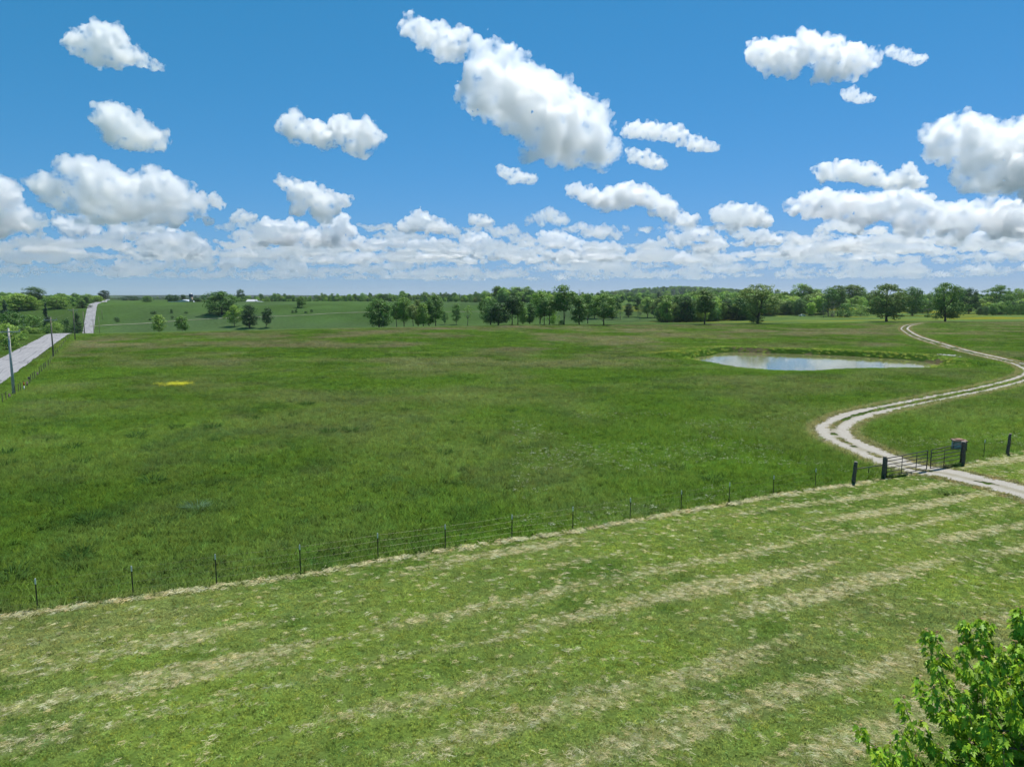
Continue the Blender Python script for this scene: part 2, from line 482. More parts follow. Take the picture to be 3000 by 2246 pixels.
def foliage_material(name='foliage', inst=False, flip=False, gloss=0.03):
    m, nt, out = new_mat(name)
    oi = nt.nodes.new('ShaderNodeObjectInfo')
    src = oi.outputs['Color']
    if inst:
        at = nt.nodes.new('ShaderNodeAttribute'); at.attribute_name = 'tint'; at.attribute_type = 'INSTANCER'; src = at.outputs['Color']
    lf = nt.nodes.new('ShaderNodeAttribute'); lf.attribute_name = 'leaf'
    hs = nt.nodes.new('ShaderNodeHueSaturation')
    rv = maprange(nt, oi.outputs['Random'], 0, 1, 0.80, 1.25)
    rh = maprange(nt, oi.outputs['Random'], 0, 1, 0.515, 0.487)
    nt.links.new(src, hs.inputs['Color']); nt.links.new(rv, hs.inputs['Value']); nt.links.new(rh, hs.inputs['Hue'])
    vm = nt.nodes.new('ShaderNodeVectorMath'); vm.operation = 'MULTIPLY'
    nt.links.new(hs.outputs[0], vm.inputs[0]); nt.links.new(lf.outputs['Color'], vm.inputs[1])
    d = nt.nodes.new('ShaderNodeBsdfDiffuse'); t = nt.nodes.new('ShaderNodeBsdfTranslucent')
    g = nt.nodes.new('ShaderNodeBsdfGlossy'); g.inputs['Roughness'].default_value = 0.45; g.inputs[0].default_value = (0.6, 0.65, 0.6, 1)
    nt.links.new(vm.outputs[0], d.inputs[0]); nt.links.new(vm.outputs[0], t.inputs[0])
    if flip:
        ge = nt.nodes.new('ShaderNodeNewGeometry'); sg = nt.nodes.new('ShaderNodeMath'); sg.operation = 'MULTIPLY_ADD'; sg.inputs[1].default_value = -2.0; sg.inputs[2].default_value = 1.0
        nt.links.new(ge.outputs['Backfacing'], sg.inputs[0]); vn = nt.nodes.new('ShaderNodeVectorMath'); vn.operation = 'SCALE'
        nt.links.new(ge.outputs['Normal'], vn.inputs[0]); nt.links.new(sg.outputs[0], vn.inputs['Scale']); nt.links.new(vn.outputs[0], d.inputs['Normal'])
    mx = nt.nodes.new('ShaderNodeMixShader'); mx.inputs[0].default_value = 0.22
    nt.links.new(d.outputs[0], mx.inputs[1]); nt.links.new(t.outputs[0], mx.inputs[2])
    m2 = nt.nodes.new('ShaderNodeMixShader'); m2.inputs[0].default_value = gloss
    nt.links.new(mx.outputs[0], m2.inputs[1]); nt.links.new(g.outputs[0], m2.inputs[2])
    nt.links.new(m2.outputs[0], out.inputs[0])
    return m

M = {}
M['ground'] = ground_material()
M['blade'] = blade_material()
M['foliage'] = foliage_material()
M['foliage_far'] = foliage_material('foliage_far', True)
M['tussock'] = foliage_material('tussock_blade', False, True, 0.0)
M['bark'] = plain('bark', (0.115, 0.095, 0.075), (0.06, 0.05, 0.042), 3.0, 0.95, bump=0.4)
M['bark_pale'] = plain('bark_pale', (0.24, 0.21, 0.18), (0.12, 0.10, 0.085), 3.0, 0.95, bump=0.4)
M['steel_green'] = plain('steel_green', (0.022, 0.040, 0.030), (0.045, 0.035, 0.025), 12, 0.55)
M['white_paint'] = plain('white_paint', (0.80, 0.81, 0.80), (0.62, 0.63, 0.62), 20, 0.5)
M['wire'] = plain('wire', (0.22, 0.21, 0.20), (0.12, 0.09, 0.07), 30, 0.5, 0.6)
M['old_wood'] = plain('old_wood', (0.19, 0.155, 0.12), (0.065, 0.052, 0.042), 9, 0.9, bump=0.6)
M['old_wood_top'] = plain('old_wood_top', (0.34, 0.31, 0.27), (0.20, 0.18, 0.15), 14, 0.9)
M['pole_wood'] = plain('pole_wood', (0.55, 0.53, 0.51), (0.36, 0.34, 0.31), 2.5, 0.85, bump=0.3)
M['pole_brown'] = plain('pole_brown', (0.30, 0.25, 0.20), (0.18, 0.14, 0.105), 2.5, 0.85, bump=0.3)
M['gate_steel'] = plain('gate_steel', (0.035, 0.060, 0.062), (0.075, 0.050, 0.038), 7, 0.45, 0.3)
M['gate_rust'] = plain('gate_rust', (0.10, 0.055, 0.040), (0.040, 0.055, 0.055), 9, 0.6, 0.2)
M['concrete'] = plain('concrete', (0.55, 0.50, 0.43), (0.36, 0.33, 0.28), 5, 0.9, bump=0.3)
M['rust'] = plain('rust', (0.22, 0.115, 0.075), (0.30, 0.18, 0.13), 8, 0.85, bump=0.2)
M['rust_dark'] = plain('rust_dark', (0.14, 0.085, 0.06), (0.24, 0.17, 0.13), 6, 0.9)
M['porcelain'] = plain('porcelain', (0.30, 0.36, 0.40), (0.2, 0.25, 0.28), 20, 0.25)
M['orange'] = plain('orange_plastic', (0.62, 0.14, 0.02), (0.5, 0.11, 0.02), 20, 0.5)
M['purple'] = plain('purple_paint', (0.17, 0.09, 0.13), (0.12, 0.07, 0.09), 20, 0.7)
M['rock'] = plain('limestone', (0.56, 0.55, 0.53), (0.36, 0.35, 0.34), 2.5, 0.9, bump=0.5)
M['roof_white'] = plain('white_roof_metal', (0.78, 0.76, 0.75), (0.66, 0.62, 0.60), 0.6, 0.4, 0.2)
M['barn_wall'] = plain('barn_wall', (0.55, 0.58, 0.62), (0.42, 0.46, 0.52), 0.5, 0.7)
M['barn_roof'] = plain('barn_roof', (0.50, 0.53, 0.57), (0.38, 0.41, 0.46), 0.4, 0.5, 0.3)
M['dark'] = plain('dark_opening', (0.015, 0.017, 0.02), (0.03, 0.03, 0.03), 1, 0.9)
M['silo_blue'] = plain('silo_blue', (0.020, 0.032, 0.085), (0.035, 0.05, 0.10), 0.6, 0.35)
M['silo_tan'] = plain('silo_tan', (0.42, 0.34, 0.27), (0.34, 0.26, 0.20), 0.8, 0.85)
M['silo_cap'] = plain('silo_cap', (0.62, 0.64, 0.66), (0.5, 0.52, 0.55), 0.6, 0.4, 0.3)
M['pale_plastic'] = plain('pale_plastic', (0.72, 0.73, 0.74), (0.6, 0.6, 0.62), 1.0, 0.5)

M['lane'] = plain('lane_dirt', (0.30, 0.29, 0.22), (0.16, 0.20, 0.09), 0.08, 0.95)
def gravel_material():
    m, nt, out = new_mat('gravel')
    uv = nt.nodes.new('ShaderNodeUVMap'); uv.uv_map = 'lane'; sx = nt.nodes.new('ShaderNodeSeparateXYZ'); nt.links.new(uv.outputs[0], sx.inputs[0])
    ab = nt.nodes.new('ShaderNodeMath'); ab.operation = 'ABSOLUTE'; nt.links.new(sx.outputs[0], ab.inputs[0])
    rt = nt.nodes.new('ShaderNodeMath'); rt.operation = 'SUBTRACT'; nt.links.new(ab.outputs[0], rt.inputs[0]); rt.inputs[1].default_value = 1.02
    ra = nt.nodes.new('ShaderNodeMath'); ra.operation = 'ABSOLUTE'; nt.links.new(rt.outputs[0], ra.inputs[0])
    geo = nt.nodes.new('ShaderNodeNewGeometry')
    v = nt.nodes.new('ShaderNodeTexVoronoi'); v.inputs['Scale'].default_value = 14
    nt.links.new(geo.outputs['Position'], v.inputs['Vector'])
    n1 = noise_node(nt, 1.2, 6, 0.7, geo.outputs['Position']); n2 = noise_node(nt, 18, 3, 0.7, geo.outputs['Position'])
    c = mixrgb(nt, maprange(nt, v.outputs['Distance'], 0.0, 0.75, 0, 1), (0.48, 0.455, 0.415), (0.32, 0.29, 0.25))
    c = mixrgb(nt, maprange(nt, n1.outputs[0], 0.40, 0.68, 0, 0.6), c, (0.33, 0.305, 0.255))
    c = mixrgb(nt, maprange(nt, n2.outputs[0], 0.55, 0.7, 0, 0.5), c, (0.56, 0.535, 0.50))
    ws = nt.nodes.new('ShaderNodeMath'); ws.operation = 'MULTIPLY_ADD'; nt.links.new(n1.outputs[0], ws.inputs[0]); ws.inputs[1].default_value = 0.9; nt.links.new(ra.outputs[0], ws.inputs[2])
    c = mixrgb(nt, maprange(nt, ws.outputs[0], 0.85, 1.35, 0, 0.62), c, (0.235, 0.215, 0.145))   # weedy, trodden crown and shoulders
    d = nt.nodes.new('ShaderNodeBsdfDiffuse'); nt.links.new(c, d.inputs[0])
    b = nt.nodes.new('ShaderNodeBump'); b.inputs['Strength'].default_value = 0.7; b.inputs['Distance'].default_value = 0.05
    nt.links.new(v.outputs['Distance'], b.inputs['Height']); nt.links.new(b.outputs[0], d.inputs['Normal'])
    nt.links.new(d.outputs[0], out.inputs[0]); return m
M['gravel'] = gravel_material()

def asphalt_material():
    m, nt, out = new_mat('old_asphalt')
    uv = nt.nodes.new('ShaderNodeUVMap'); uv.uv_map = 'lane'
    mp = nt.nodes.new('ShaderNodeMapping'); mp.inputs['Scale'].default_value = (1.3, 0.045, 1)
    nt.links.new(uv.outputs[0], mp.inputs[0])
    st = noise_node(nt, 1.6, 6, 0.65, mp.outputs[0])
    mp2 = nt.nodes.new('ShaderNodeMapping'); mp2.inputs['Scale'].default_value = (0.5, 0.10, 1)
    nt.links.new(uv.outputs[0], mp2.inputs[0])
    pa = noise_node(nt, 1.5, 5, 0.7, mp2.outputs[0], 0.6)
    geo = nt.nodes.new('ShaderNodeNewGeometry'); fine = noise_node(nt, 9, 4, 0.7, geo.outputs['Position'])
    c = mixrgb(nt, maprange(nt, st.outputs[0], 0.38, 0.62, 0, 1), (0.30, 0.295, 0.305), (0.21, 0.21, 0.225))
    c = mixrgb(nt, maprange(nt, pa.outputs[0], 0.66, 0.70, 0, 0.85), c, (0.085, 0.088, 0.10))
    c = mixrgb(nt, maprange(nt, fine.outputs[0], 0.3, 0.7, 0, 0.4), c, (0.34, 0.33, 0.33))
    vo = nt.nodes.new('ShaderNodeTexVoronoi'); vo.feature = 'DISTANCE_TO_EDGE'
    mp3 = nt.nodes.new('ShaderNodeMapping'); mp3.inputs['Scale'].default_value = (0.22, 0.045, 1)
    nt.links.new(uv.outputs[0], mp3.inputs[0]); nt.links.new(mp3.outputs[0], vo.inputs['Vector']); vo.inputs['Scale'].default_value = 1.0
    c = mixrgb(nt, maprange(nt, vo.outputs['Distance'], 0.006, 0.012, 0.8, 0), c, (0.07, 0.075, 0.085))
    d = nt.nodes.new('ShaderNodeBsdfDiffuse'); nt.links.new(c, d.inputs[0]); nt.links.new(d.outputs[0], out.inputs[0]); return m
M['asphalt'] = asphalt_material()

def water_material():
    m, nt, out = new_mat('pond_water')
    p = nt.nodes.new('ShaderNodeBsdfPrincipled')
    geo = nt.nodes.new('ShaderNodeNewGeometry')
    n1 = noise_node(nt, 0.12, 3, 0.5, geo.outputs['Position'])
    nt.links.new(mixrgb(nt, n1.outputs[0], (0.150, 0.150, 0.060), (0.190, 0.180, 0.090)), p.inputs['Base Color'])
    p.inputs['Roughness'].default_value = 0.06; p.inputs['IOR'].default_value = 1.33; p.inputs['Specular IOR Level'].default_value = 0.5
    n2 = noise_node(nt, 2.2, 3, 0.6, geo.outputs['Position'])
    b = nt.nodes.new('ShaderNodeBump'); b.inputs['Strength'].default_value = 0.03; b.inputs['Distance'].default_value = 0.05
    nt.links.new(n2.outputs[0], b.inputs['Height']); nt.links.new(b.outputs[0], p.inputs['Normal'])
    nt.links.new(p.outputs[0], out.inputs[0]); return m
M['water'] = water_material()

# ------------------------------------------------------------------ ground sheet, pond, road, tracks
gme = mesh('ground', np.stack([MX, MY, MZ], -1).reshape(-1, 3), GF, M['ground'], True)
ca = gme.color_attributes.new('tint', 'FLOAT_COLOR', 'POINT')
TINT = sward(MX, MY).reshape(-1, 3)
ca.data.foreach_set('color', np.c_[TINT, np.ones(len(TINT))].astype(np.float32).ravel())
tag(obj('ground', gme), kind='structure')

cx, cyy = POND.mean(0)
big = POND + (POND - [cx, cyy]) / np.linalg.norm(POND - [cx, cyy], axis=1)[:, None] * 1.5
wv = np.c_[big, np.full(len(big), POND_Z + 0.02)]
tag(obj('pond_water', mesh('pond_water', wv, [list(range(len(wv)))], M['water'])), kind='structure')

def ribbon(name, C, U, mat, zoff, keep=None, uvname=None, crown=0.0):
    """sheet that follows centre line C (n,2) with cross offsets U (m), laid on the ground"""
    T = np.gradient(C, axis=0); T /= np.linalg.norm(T, axis=1)[:, None]
    Nn = np.stack([T[:, 1], -T[:, 0]], -1)
    P = C[:, None, :] + Nn[:, None, :] * U[None, :, None]
    # widest of the sheet's own height around each point, so the ribbon never dips under it
    z = zg(P[..., 0], P[..., 1])
    Z = z + zoff - crown * (U[None, :] / np.abs(U).max()) ** 2
    V = np.concatenate([P, Z[..., None]], -1).reshape(-1, 3)
    n, k = len(C), len(U)
    I = np.arange(n * k).reshape(n, k)
    F = np.stack([I[:-1, :-1], I[:-1, 1:], I[1:, 1:], I[1:, :-1]], -1)
    S = np.r_[0, np.cumsum(np.linalg.norm(np.diff(C, axis=0), axis=1))]
    if keep is not None:
        um = (U[:-1] + U[1:]) / 2; sm = (S[:-1] + S[1:]) / 2
        F = F[keep(*np.meshgrid(um, sm))]
    F = F.reshape(-1, 4)
    used = np.unique(F); rem = -np.ones(n * k, int); rem[used] = np.arange(len(used))
    me = mesh(name, V[used], rem[F], mat, True)
    if uvname:
        UVv = np.stack(np.meshgrid(U, S), -1).reshape(-1, 2)[used]
        l = me.uv_layers.new(name=uvname)
        vi = np.zeros(len(me.loops), np.int32); me.loops.foreach_get('vertex_index', vi)
        l.data.foreach_set('uv', UVv[vi].astype(np.float32).ravel())
    return me

def track_keep(u, s):
    d = s - GATE_S
    w = 1.95 - 0.25 * smooth(d, 25, 60) + 0.15 * smooth(d, 120, 180)
    n = fbm(u * 1.0 + 50, s * 0.35, 1.0, 4, 2); n2 = fbm(u, s, 0.9, 3, 5)
    edge = (np.abs(u) < w + 0.55 * (n - 0.5))
    mid_half = 0.20 + 0.26 * smooth(d, 18, 40) + 0.32 * smooth(d, 70, 150)
    fill = 0.75 * (1 - smooth(d, 10, 26))
    mid = (np.abs(u + 0.1) < mid_half + 0.5 * (n2 - 0.5)) & (n2 * 1.0 > 0.30 + 0.38 * fill)
    faint = (fbm(u, s * 0.2, 1.2, 4, 1) < 0.26 + 0.20 * np.exp(-((d - 168) / 22) ** 2)) & (d > 60)
    return edge & ~mid & ~faint
tag(obj('gravel_track', ribbon('gravel_track', TRK, np.linspace(-2.4, 2.4, 37), M['gravel'], 0.045, track_keep, 'lane')), kind='structure')

along = np.arange(20, 1500, 1.5)
rc = (ROAD_A + ROAD_B) / 2
RC = along[:, None] * ROAD_DIR + rc * ROAD_PERP
def road_keep(u, s):
    return np.abs(u) < 3.1 + 0.25 * (fbm(u * 0, s, 2.5, 3, 4) - 0.5)
tag(obj('paved_road', ribbon('paved_road', RC, np.linspace(-3.3, 3.3, 45), M['asphalt'], 0.10, road_keep, 'lane', 0.05)), kind='structure')
# side lane that leaves the road in the dip and crosses the far field
_lp = [ground_pt(x, y)[:2] for x, y in ((262, 957), (300, 954), (335, 952), (440, 947), (540, 939), (650, 933), (760, 929), (900, 923), (1000, 917), (1100, 915), (1220, 914), (1430, 913))]
print('lane', [(round(float(q[0])), round(float(q[1]))) for q in _lp])
lane_c = spline(_lp, 2.0)
tag(obj('gravel_lane', ribbon('gravel_lane', lane_c, np.linspace(-0.7, 0.7, 5), M['lane'], 0.25)), kind='structure')

# ------------------------------------------------------------------ scattered sward (stuff)
def strips(blades, seed, w0=0.012):
    """blades: list of polylines (k,3) -> tapered strips with a per-blade shade"""
    rg = np.random.default_rng(seed); V = []; F = []; C = []
    for P in blades:
        P = np.asarray(P, float); n = len(P); base = len(V)
        d = P[-1] - P[0]; a = rg.uniform(0, 6.283)
        side = np.cross(d, (math.cos(a), math.sin(a), 0.3)); side /= (np.linalg.norm(side) + 1e-9)
        sh = rg.uniform(0.65, 1.35); hue = rg.uniform(-0.08, 0.08)
        for i in range(n):
            w = w0 * (1 - (i / (n - 1)) ** 1.6) * 0.5 + 0.0008
            V.append(P[i] - side * w); V.append(P[i] + side * w)
            C += [(sh * (1 + hue), sh, sh * (1 - hue), 1)] * 2
        for i in range(n - 1):
            F.append((base + 2 * i, base + 2 * i + 1, base + 2 * i + 3, base + 2 * i + 2))
    return np.array(V), np.array(F), np.array(C)

def shade_mesh(name, V, F, C, mat, nrm=None):
    me = mesh(name, V, F, mat, True)
    a = me.color_attributes.new('leaf', 'FLOAT_COLOR', 'POINT')
    a.data.foreach_set('color', np.asarray(C, np.float32).ravel())
    if nrm is not None:                     # rounded sward / clump normals instead of each card's own
        nrm = nrm / np.linalg.norm(nrm, axis=1)[:, None]
        me.normals_split_custom_set_from_vertices(nrm.tolist())
    return me

def sward_normals(V):
    r = np.random.default_rng(len(V)).normal(0, 0.35, V.shape); r[:, 2] = 1.0
    return r

def tuft(kind, seed):
    rg = np.random.default_rng(seed); B = []
    if kind == 'tall':
        for k in range(26):
            a = rg.uniform(0, 6.283); r = rg.uniform(0, 0.24) ; h = rg.uniform(0.16, 0.42); lean = rg.uniform(0.05, 0.28); a2 = rg.uniform(0, 6.283)
            p = np.array((math.cos(a) * r, math.sin(a) * r, -0.03)); q = np.array((math.cos(a2), math.sin(a2), 0))
            B.append([p, p + q * lean * 0.35 + (0, 0, h * 0.6), p + q * lean + (0, 0, h)])
        return strips(B, seed, 0.026)
    if kind == 'mown':
        for k in range(30):
            a = rg.uniform(0, 6.283); r = rg.uniform(0, 0.2); h = rg.uniform(0.02, 0.075); lean = rg.uniform(0.03, 0.10); a2 = rg.uniform(0, 6.283)
            p = np.array((math.cos(a) * r, math.sin(a) * r, -0.01)); q = np.array((math.cos(a2), math.sin(a2), 0))
            B.append([p, p + q * lean * 0.5 + (0, 0, h), p + q * lean * 1.2 + (0, 0, h * 0.8)])
        return strips(B, seed, 0.017)
    if kind == 'straw':
        for k in range(22):
            a2 = rg.uniform(-0.9, 0.9) + (0 if rg.random() < 0.75 else 1.5); L = rg.uniform(0.10, 0.38); z0 = rg.uniform(0.01, 0.075); z1 = rg.uniform(0.01, 0.085)
            c = np.array((rg.normal(0, 0.13), rg.normal(0, 0.10), 0)); q = np.array((math.cos(a2), math.sin(a2), 0)) * L / 2; n = np.array((-q[1], q[0], 0)) * rg.uniform(-0.35, 0.35)
            B.append([c - q + (0, 0, z0), c + n + (0, 0, (z0 + z1) / 2 + 0.02), c + q + (0, 0, z1)])
        return strips(B, seed, 0.014)
    if kind == 'clump':                     # coarse patch for the middle distance
        for k in range(34):
            a = rg.uniform(0, 6.283); r = 0.75 * math.sqrt(rg.uniform(0, 1)); h = rg.uniform(0.12, 0.40); lean = rg.uniform(0.05, 0.3); a2 = rg.uniform(0, 6.283)
            p = np.array((math.cos(a) * r, math.sin(a) * r, -0.05)); q = np.array((math.cos(a2), math.sin(a2), 0))
            B.append([p, p + q * lean * 0.4 + (0, 0, h * 0.6), p + q * lean + (0, 0, h)])
        return strips(B, seed, 0.075)
    if kind == 'flower':
        V = []; F = []; C = []
        for k in range(14):
            c = np.array((rg.normal(0, 0.16), rg.normal(0, 0.16), rg.uniform(0.22, 0.42))); r = rg.uniform(0.018, 0.034); b = len(V)
            for j in range(6): V.append(c + (math.cos(j * 1.047) * r, math.sin(j * 1.047) * r, 0.01 * (j % 2)))
            F.append((b, b + 1, b + 2, b + 3)); F.append((b, b + 3, b + 4, b + 5)); C += [(1, 1, 1, 1)] * 6
        return np.array(V), np.array(F), np.array(C)

def hidden_collection(name, meshes, color=None):
    c = bpy.data.collections.new(name)
    for i, me in enumerate(meshes):
        o = bpy.data.objects.new(f'{name}_{i:02d}', me); c.objects.link(o)
        if color is not None: o.color = color[i]
    return c

def instancer(coll):
    ng = bpy.data.node_groups.new('scatter', 'GeometryNodeTree')
    ng.interface.new_socket('Geometry', in_out='INPUT', socket_type='NodeSocketGeometry')
    ng.interface.new_socket('Geometry', in_out='OUTPUT', socket_type='NodeSocketGeometry')
    gi = ng.nodes.new('NodeGroupInput'); go = ng.nodes.new('NodeGroupOutput')
    ci = ng.nodes.new('GeometryNodeCollectionInfo'); ci.inputs[0].default_value = coll
    ci.inputs[1].default_value = True; ci.inputs[2].default_value = True
    iop = ng.nodes.new('GeometryNodeInstanceOnPoints'); iop.inputs['Pick Instance'].default_value = True
    def na(nm, typ):
        n = ng.nodes.new('GeometryNodeInputNamedAttribute'); n.data_type = typ; n.inputs[0].default_value = nm; return n.outputs[0]
    ng.links.new(gi.outputs[0], iop.inputs['Points']); ng.links.new(ci.outputs[0], iop.inputs['Instance'])
    ng.links.new(na('pick', 'INT'), iop.inputs['Instance Index']); ng.links.new(na('rot', 'FLOAT_VECTOR'), iop.inputs['Rotation'])
    ng.links.new(na('scl', 'FLOAT_VECTOR'), iop.inputs['Scale']); ng.links.new(iop.outputs[0], go.inputs[0])
    return ng

def scatter(name, P, coll, rot, scl, tintc=None, pick=None, seed=0):
    n = len(P); rg = np.random.default_rng(seed)
    me = bpy.data.meshes.new(name); me.vertices.add(n); me.vertices.foreach_set('co', np.asarray(P, np.float32).ravel())
    k = len(coll.objects)
    pick = rg.integers(0, k, n) if pick is None else pick
    rot = np.c_[np.zeros((n, 2)), rot] if np.ndim(rot) == 1 else rot
    scl = np.repeat(np.asarray(scl)[:, None], 3, 1) if np.ndim(scl) == 1 else scl
    a = me.attributes.new('pick', 'INT', 'POINT'); a.data.foreach_set('value', pick.astype(np.int32))
    a = me.attributes.new('rot', 'FLOAT_VECTOR', 'POINT'); a.data.foreach_set('vector', rot.astype(np.float32).ravel())
    a = me.attributes.new('scl', 'FLOAT_VECTOR', 'POINT'); a.data.foreach_set('vector', scl.astype(np.float32).ravel())
    if tintc is not None:
        a = me.attributes.new('tint', 'FLOAT_COLOR', 'POINT'); a.data.foreach_set('color', np.c_[tintc, np.ones(n)].astype(np.float32).ravel())
    me.update()
    o = obj(name, me)
    o.modifiers.new('scatter', 'NODES').node_group = instancer(coll)
    return tag(o, kind='stuff')

def protos(kind, n, seed):
    out = []
    for i in range(n):
        V, F, C = tuft(kind, seed + i)
        out.append(shade_mesh(f'{kind}_tuft', V, F, C, M['blade'], sward_normals(V)))
    return out
C_TALL = hidden_collection('meadow_tuft', protos('tall', 6, 10)); C_MOWN = hidden_collection('mown_tuft', protos('mown', 6, 30))
C_STRAW = hidden_collection('hay_wisp', protos('straw', 6, 50)); C_CLUMP = hidden_collection('meadow_clump', protos('clump', 6, 70))
C_FLOWER = hidden_collection('flower_head', protos('flower', 3, 90))

def in_view(X, Y, m=1.12):
    return (np.abs(X) < 0.74 * m * Y + 3) & (Y > 16)

def pts(n, x0, x1, y0, y1, rg): return rg.uniform(x0, x1, n), rg.uniform(y0, y1, n)

def gravel_free(X, Y):
    d, s = track_near(X, Y)
    return (d > 1.75) | ((s - GATE_S > 32) & ((d < 0.35) | (d > 1.3)))

def vary(c, rg, a=0.16):
    n = len(c); v = rg.normal(1, a, (n, 1)); h = rg.normal(0, a * 0.4, (n, 1))
    return np.clip(c * v * np.concatenate([1 + h, np.ones((n, 1)), 1 - h], 1), 0.005, 0.9)

rg = np.random.default_rng(1)
X, Y = pts(190000, -42, 62, 16, 66, rg)
k = in_view(X, Y) & (lawn_sd(X, Y) > -0.1); X, Y = X[k], Y[k]
k = gravel_free(X, Y); X, Y = X[k], Y[k]
st = straw_amount(X, Y)
c = vary(sward(X, Y), rg, 0.2) * (1.05 - 0.15 * st[:, None])
scatter('mown_grass', np.c_[X, Y, zg(X, Y)], C_MOWN, rg.uniform(0, 6.28, len(X)), rg.uniform(0.65, 1.2, len(X)), c, seed=2)
print('mown', len(X))

X, Y = pts(420000, -42, 62, 16, 66, rg)
k = in_view(X, Y) & (lawn_sd(X, Y) > -0.35); X, Y = X[k], Y[k]
k = rg.random(len(X)) < straw_amount(X, Y) ** 1.4 * 0.44 + 0.03; X, Y = X[k], Y[k]
k = gravel_free(X, Y); X, Y = X[k], Y[k]
edge = np.exp(-((lawn_sd(X, Y) - 0.3) / 0.3) ** 2)
c = np.array((0.44, 0.415, 0.26)) * np.ones((len(X), 1)); c = mixc(c, (0.22, 0.25, 0.09), rg.random(len(X)) ** 1.5 * 0.9); c = vary(c, rg, 0.14)
scl = rg.uniform(0.35, 0.75, len(X)) * (1 + 0.6 * edge)
scatter('cut_hay', np.c_[X, Y, zg(X, Y) + 0.02], C_STRAW, 0.44 + rg.normal(0, 1.2, len(X)), np.c_[scl, scl, scl * (1 + 1.0 * edge)], c, seed=3)
print('straw', len(X))

X, Y = pts(330000, -100, 110, 27, 128, rg)
k = in_view(X, Y) & (lawn_sd(X, Y) < 0.12) & (pond_sd(X, Y) > 3.0) & (rg.random(len(X)) < 1.25 - Y / 130); X, Y = X[k], Y[k]
k = gravel_free(X, Y) & (road_off(X, Y) > ROAD_B + 0.3); X, Y = X[k], Y[k]
c = vary(sward(X, Y), rg, 0.18) * 1.12
hgt = 0.55 + 0.6 * fbm(X, Y, 6, 3, 5)
scl = rg.uniform(0.75, 1.3, len(X))
scatter('meadow_grass', np.c_[X, Y, zg(X, Y)], C_TALL, rg.uniform(0, 6.28, len(X)), np.c_[scl, scl, scl * hgt], c, seed=4)
print('tall', len(X))

X, Y = pts(330000, -290, 300, 100, 400, rg)
s = Y - np.interp(X, CREST_X, CREST_Y)
k = in_view(X, Y) & (s < 5) & (pond_sd(X, Y) > 3.0) & (rg.random(len(X)) < np.clip((Y - 95) / 45, 0, 1) * np.clip(1.25 - Y / 380, 0.25, 1)) & (road_off(X, Y) > ROAD_B + 1.0); X, Y = X[k], Y[k]
k = track_near(X, Y)[0] > 2.9; X, Y = X[k], Y[k]
c = vary(sward(X, Y), rg, 0.17) * 1.12
scatter('meadow_clumps', np.c_[X, Y, zg(X, Y)], C_CLUMP, rg.uniform(0, 6.28, len(X)), rg.uniform(0.7, 1.3, len(X)), c, seed=5)
print('clump', len(X))

T2 = np.gradient(TRK, axis=0); T2 /= np.linalg.norm(T2, axis=1)[:, None]
ii = rg.integers(0, len(TRK), 15000); side = rg.choice([-1, 1], len(ii)); uu = side * (1.95 + rg.normal(0, 0.22, len(ii))); mid_ = rg.random(len(ii)) < 0.22
uu = np.where(mid_, rg.normal(-0.1, 0.16, len(ii)), uu); X = TRK[ii, 0] + T2[ii, 1] * uu; Y = TRK[ii, 1] - T2[ii, 0] * uu
k = in_view(X, Y) & (~mid_ | (fbm(X, Y, 2.2, 3, 4) > 0.52)); X, Y = X[k], Y[k]
c = mixc(np.array((0.125, 0.155, 0.045)) * np.ones((len(X), 1)), (0.235, 0.205, 0.105), rg.random(len(X))); c = vary(c, rg, 0.2)
scl = rg.uniform(0.8, 1.7, len(X))
scatter('track_verge_grass', np.c_[X, Y, zg(X, Y) + 0.03], C_MOWN, rg.uniform(0, 6.28, len(X)), np.c_[scl, scl, scl * rg.uniform(0.9, 1.8, len(X))], c, seed=9)

# buttercups in the pasture and white clover along the track
X = rg.normal(BUTTER[0], 1.25, 110); Y = rg.normal(BUTTER[1], 1.1, 110)
scatter('buttercups', np.c_[X, Y, zg(X, Y)], C_FLOWER, rg.uniform(0, 6.28, len(X)), rg.uniform(0.9, 1.5, len(X)), np.tile((0.66, 0.66, 0.05), (len(X), 1)), seed=6)
X, Y = pts(60000, 0, 60, 34, 78, rg)
k = (lawn_sd(X, Y) < -0.5) & in_view(X, Y) & (fbm(X, Y, 7, 3, 1) > 0.55) & (rg.random(len(X)) < 0.10) & gravel_free(X, Y); X, Y = X[k], Y[k]
scatter('white_clover', np.c_[X, Y, zg(X, Y)], C_FLOWER, rg.uniform(0, 6.28, len(X)), np.c_[np.full((len(X), 2), 0.55), np.full(len(X), 0.5)], np.tile((0.72, 0.76, 0.62), (len(X), 1)), seed=7)

# ------------------------------------------------------------------ fences, gate, posts
def t_post(parent, p, top, fence_dir):
    """steel T-post with a white painted tip"""
    h = float(top)
    a = math.atan2(fence_dir[1], fence_dir[0]); R = Matrix.Rotation(a, 3, 'Z'); hw = h - 0.24
    b = MB(); b.box((0, 0, (hw - 0.4) / 2), (0.046, 0.012, hw + 0.4), R).box((0, 0.022, (hw - 0.4) / 2), (0.012, 0.034, hw + 0.4), R)
    for k in range(9): b.box((0, -0.011, 0.2 + k * hw / 10), (0.022, 0.012, 0.02), R)
    o = obj('post', b.mesh('post', M['steel_green']), parent, p - np.array(parent.location))
    w = MB(); w.box((0, 0, h - 0.12), (0.05, 0.016, 0.24), R).box((0, 0.024, h - 0.12), (0.016, 0.038, 0.24), R)
    obj('white_tip', w.mesh('white_tip', M['white_paint']), o)
    return o

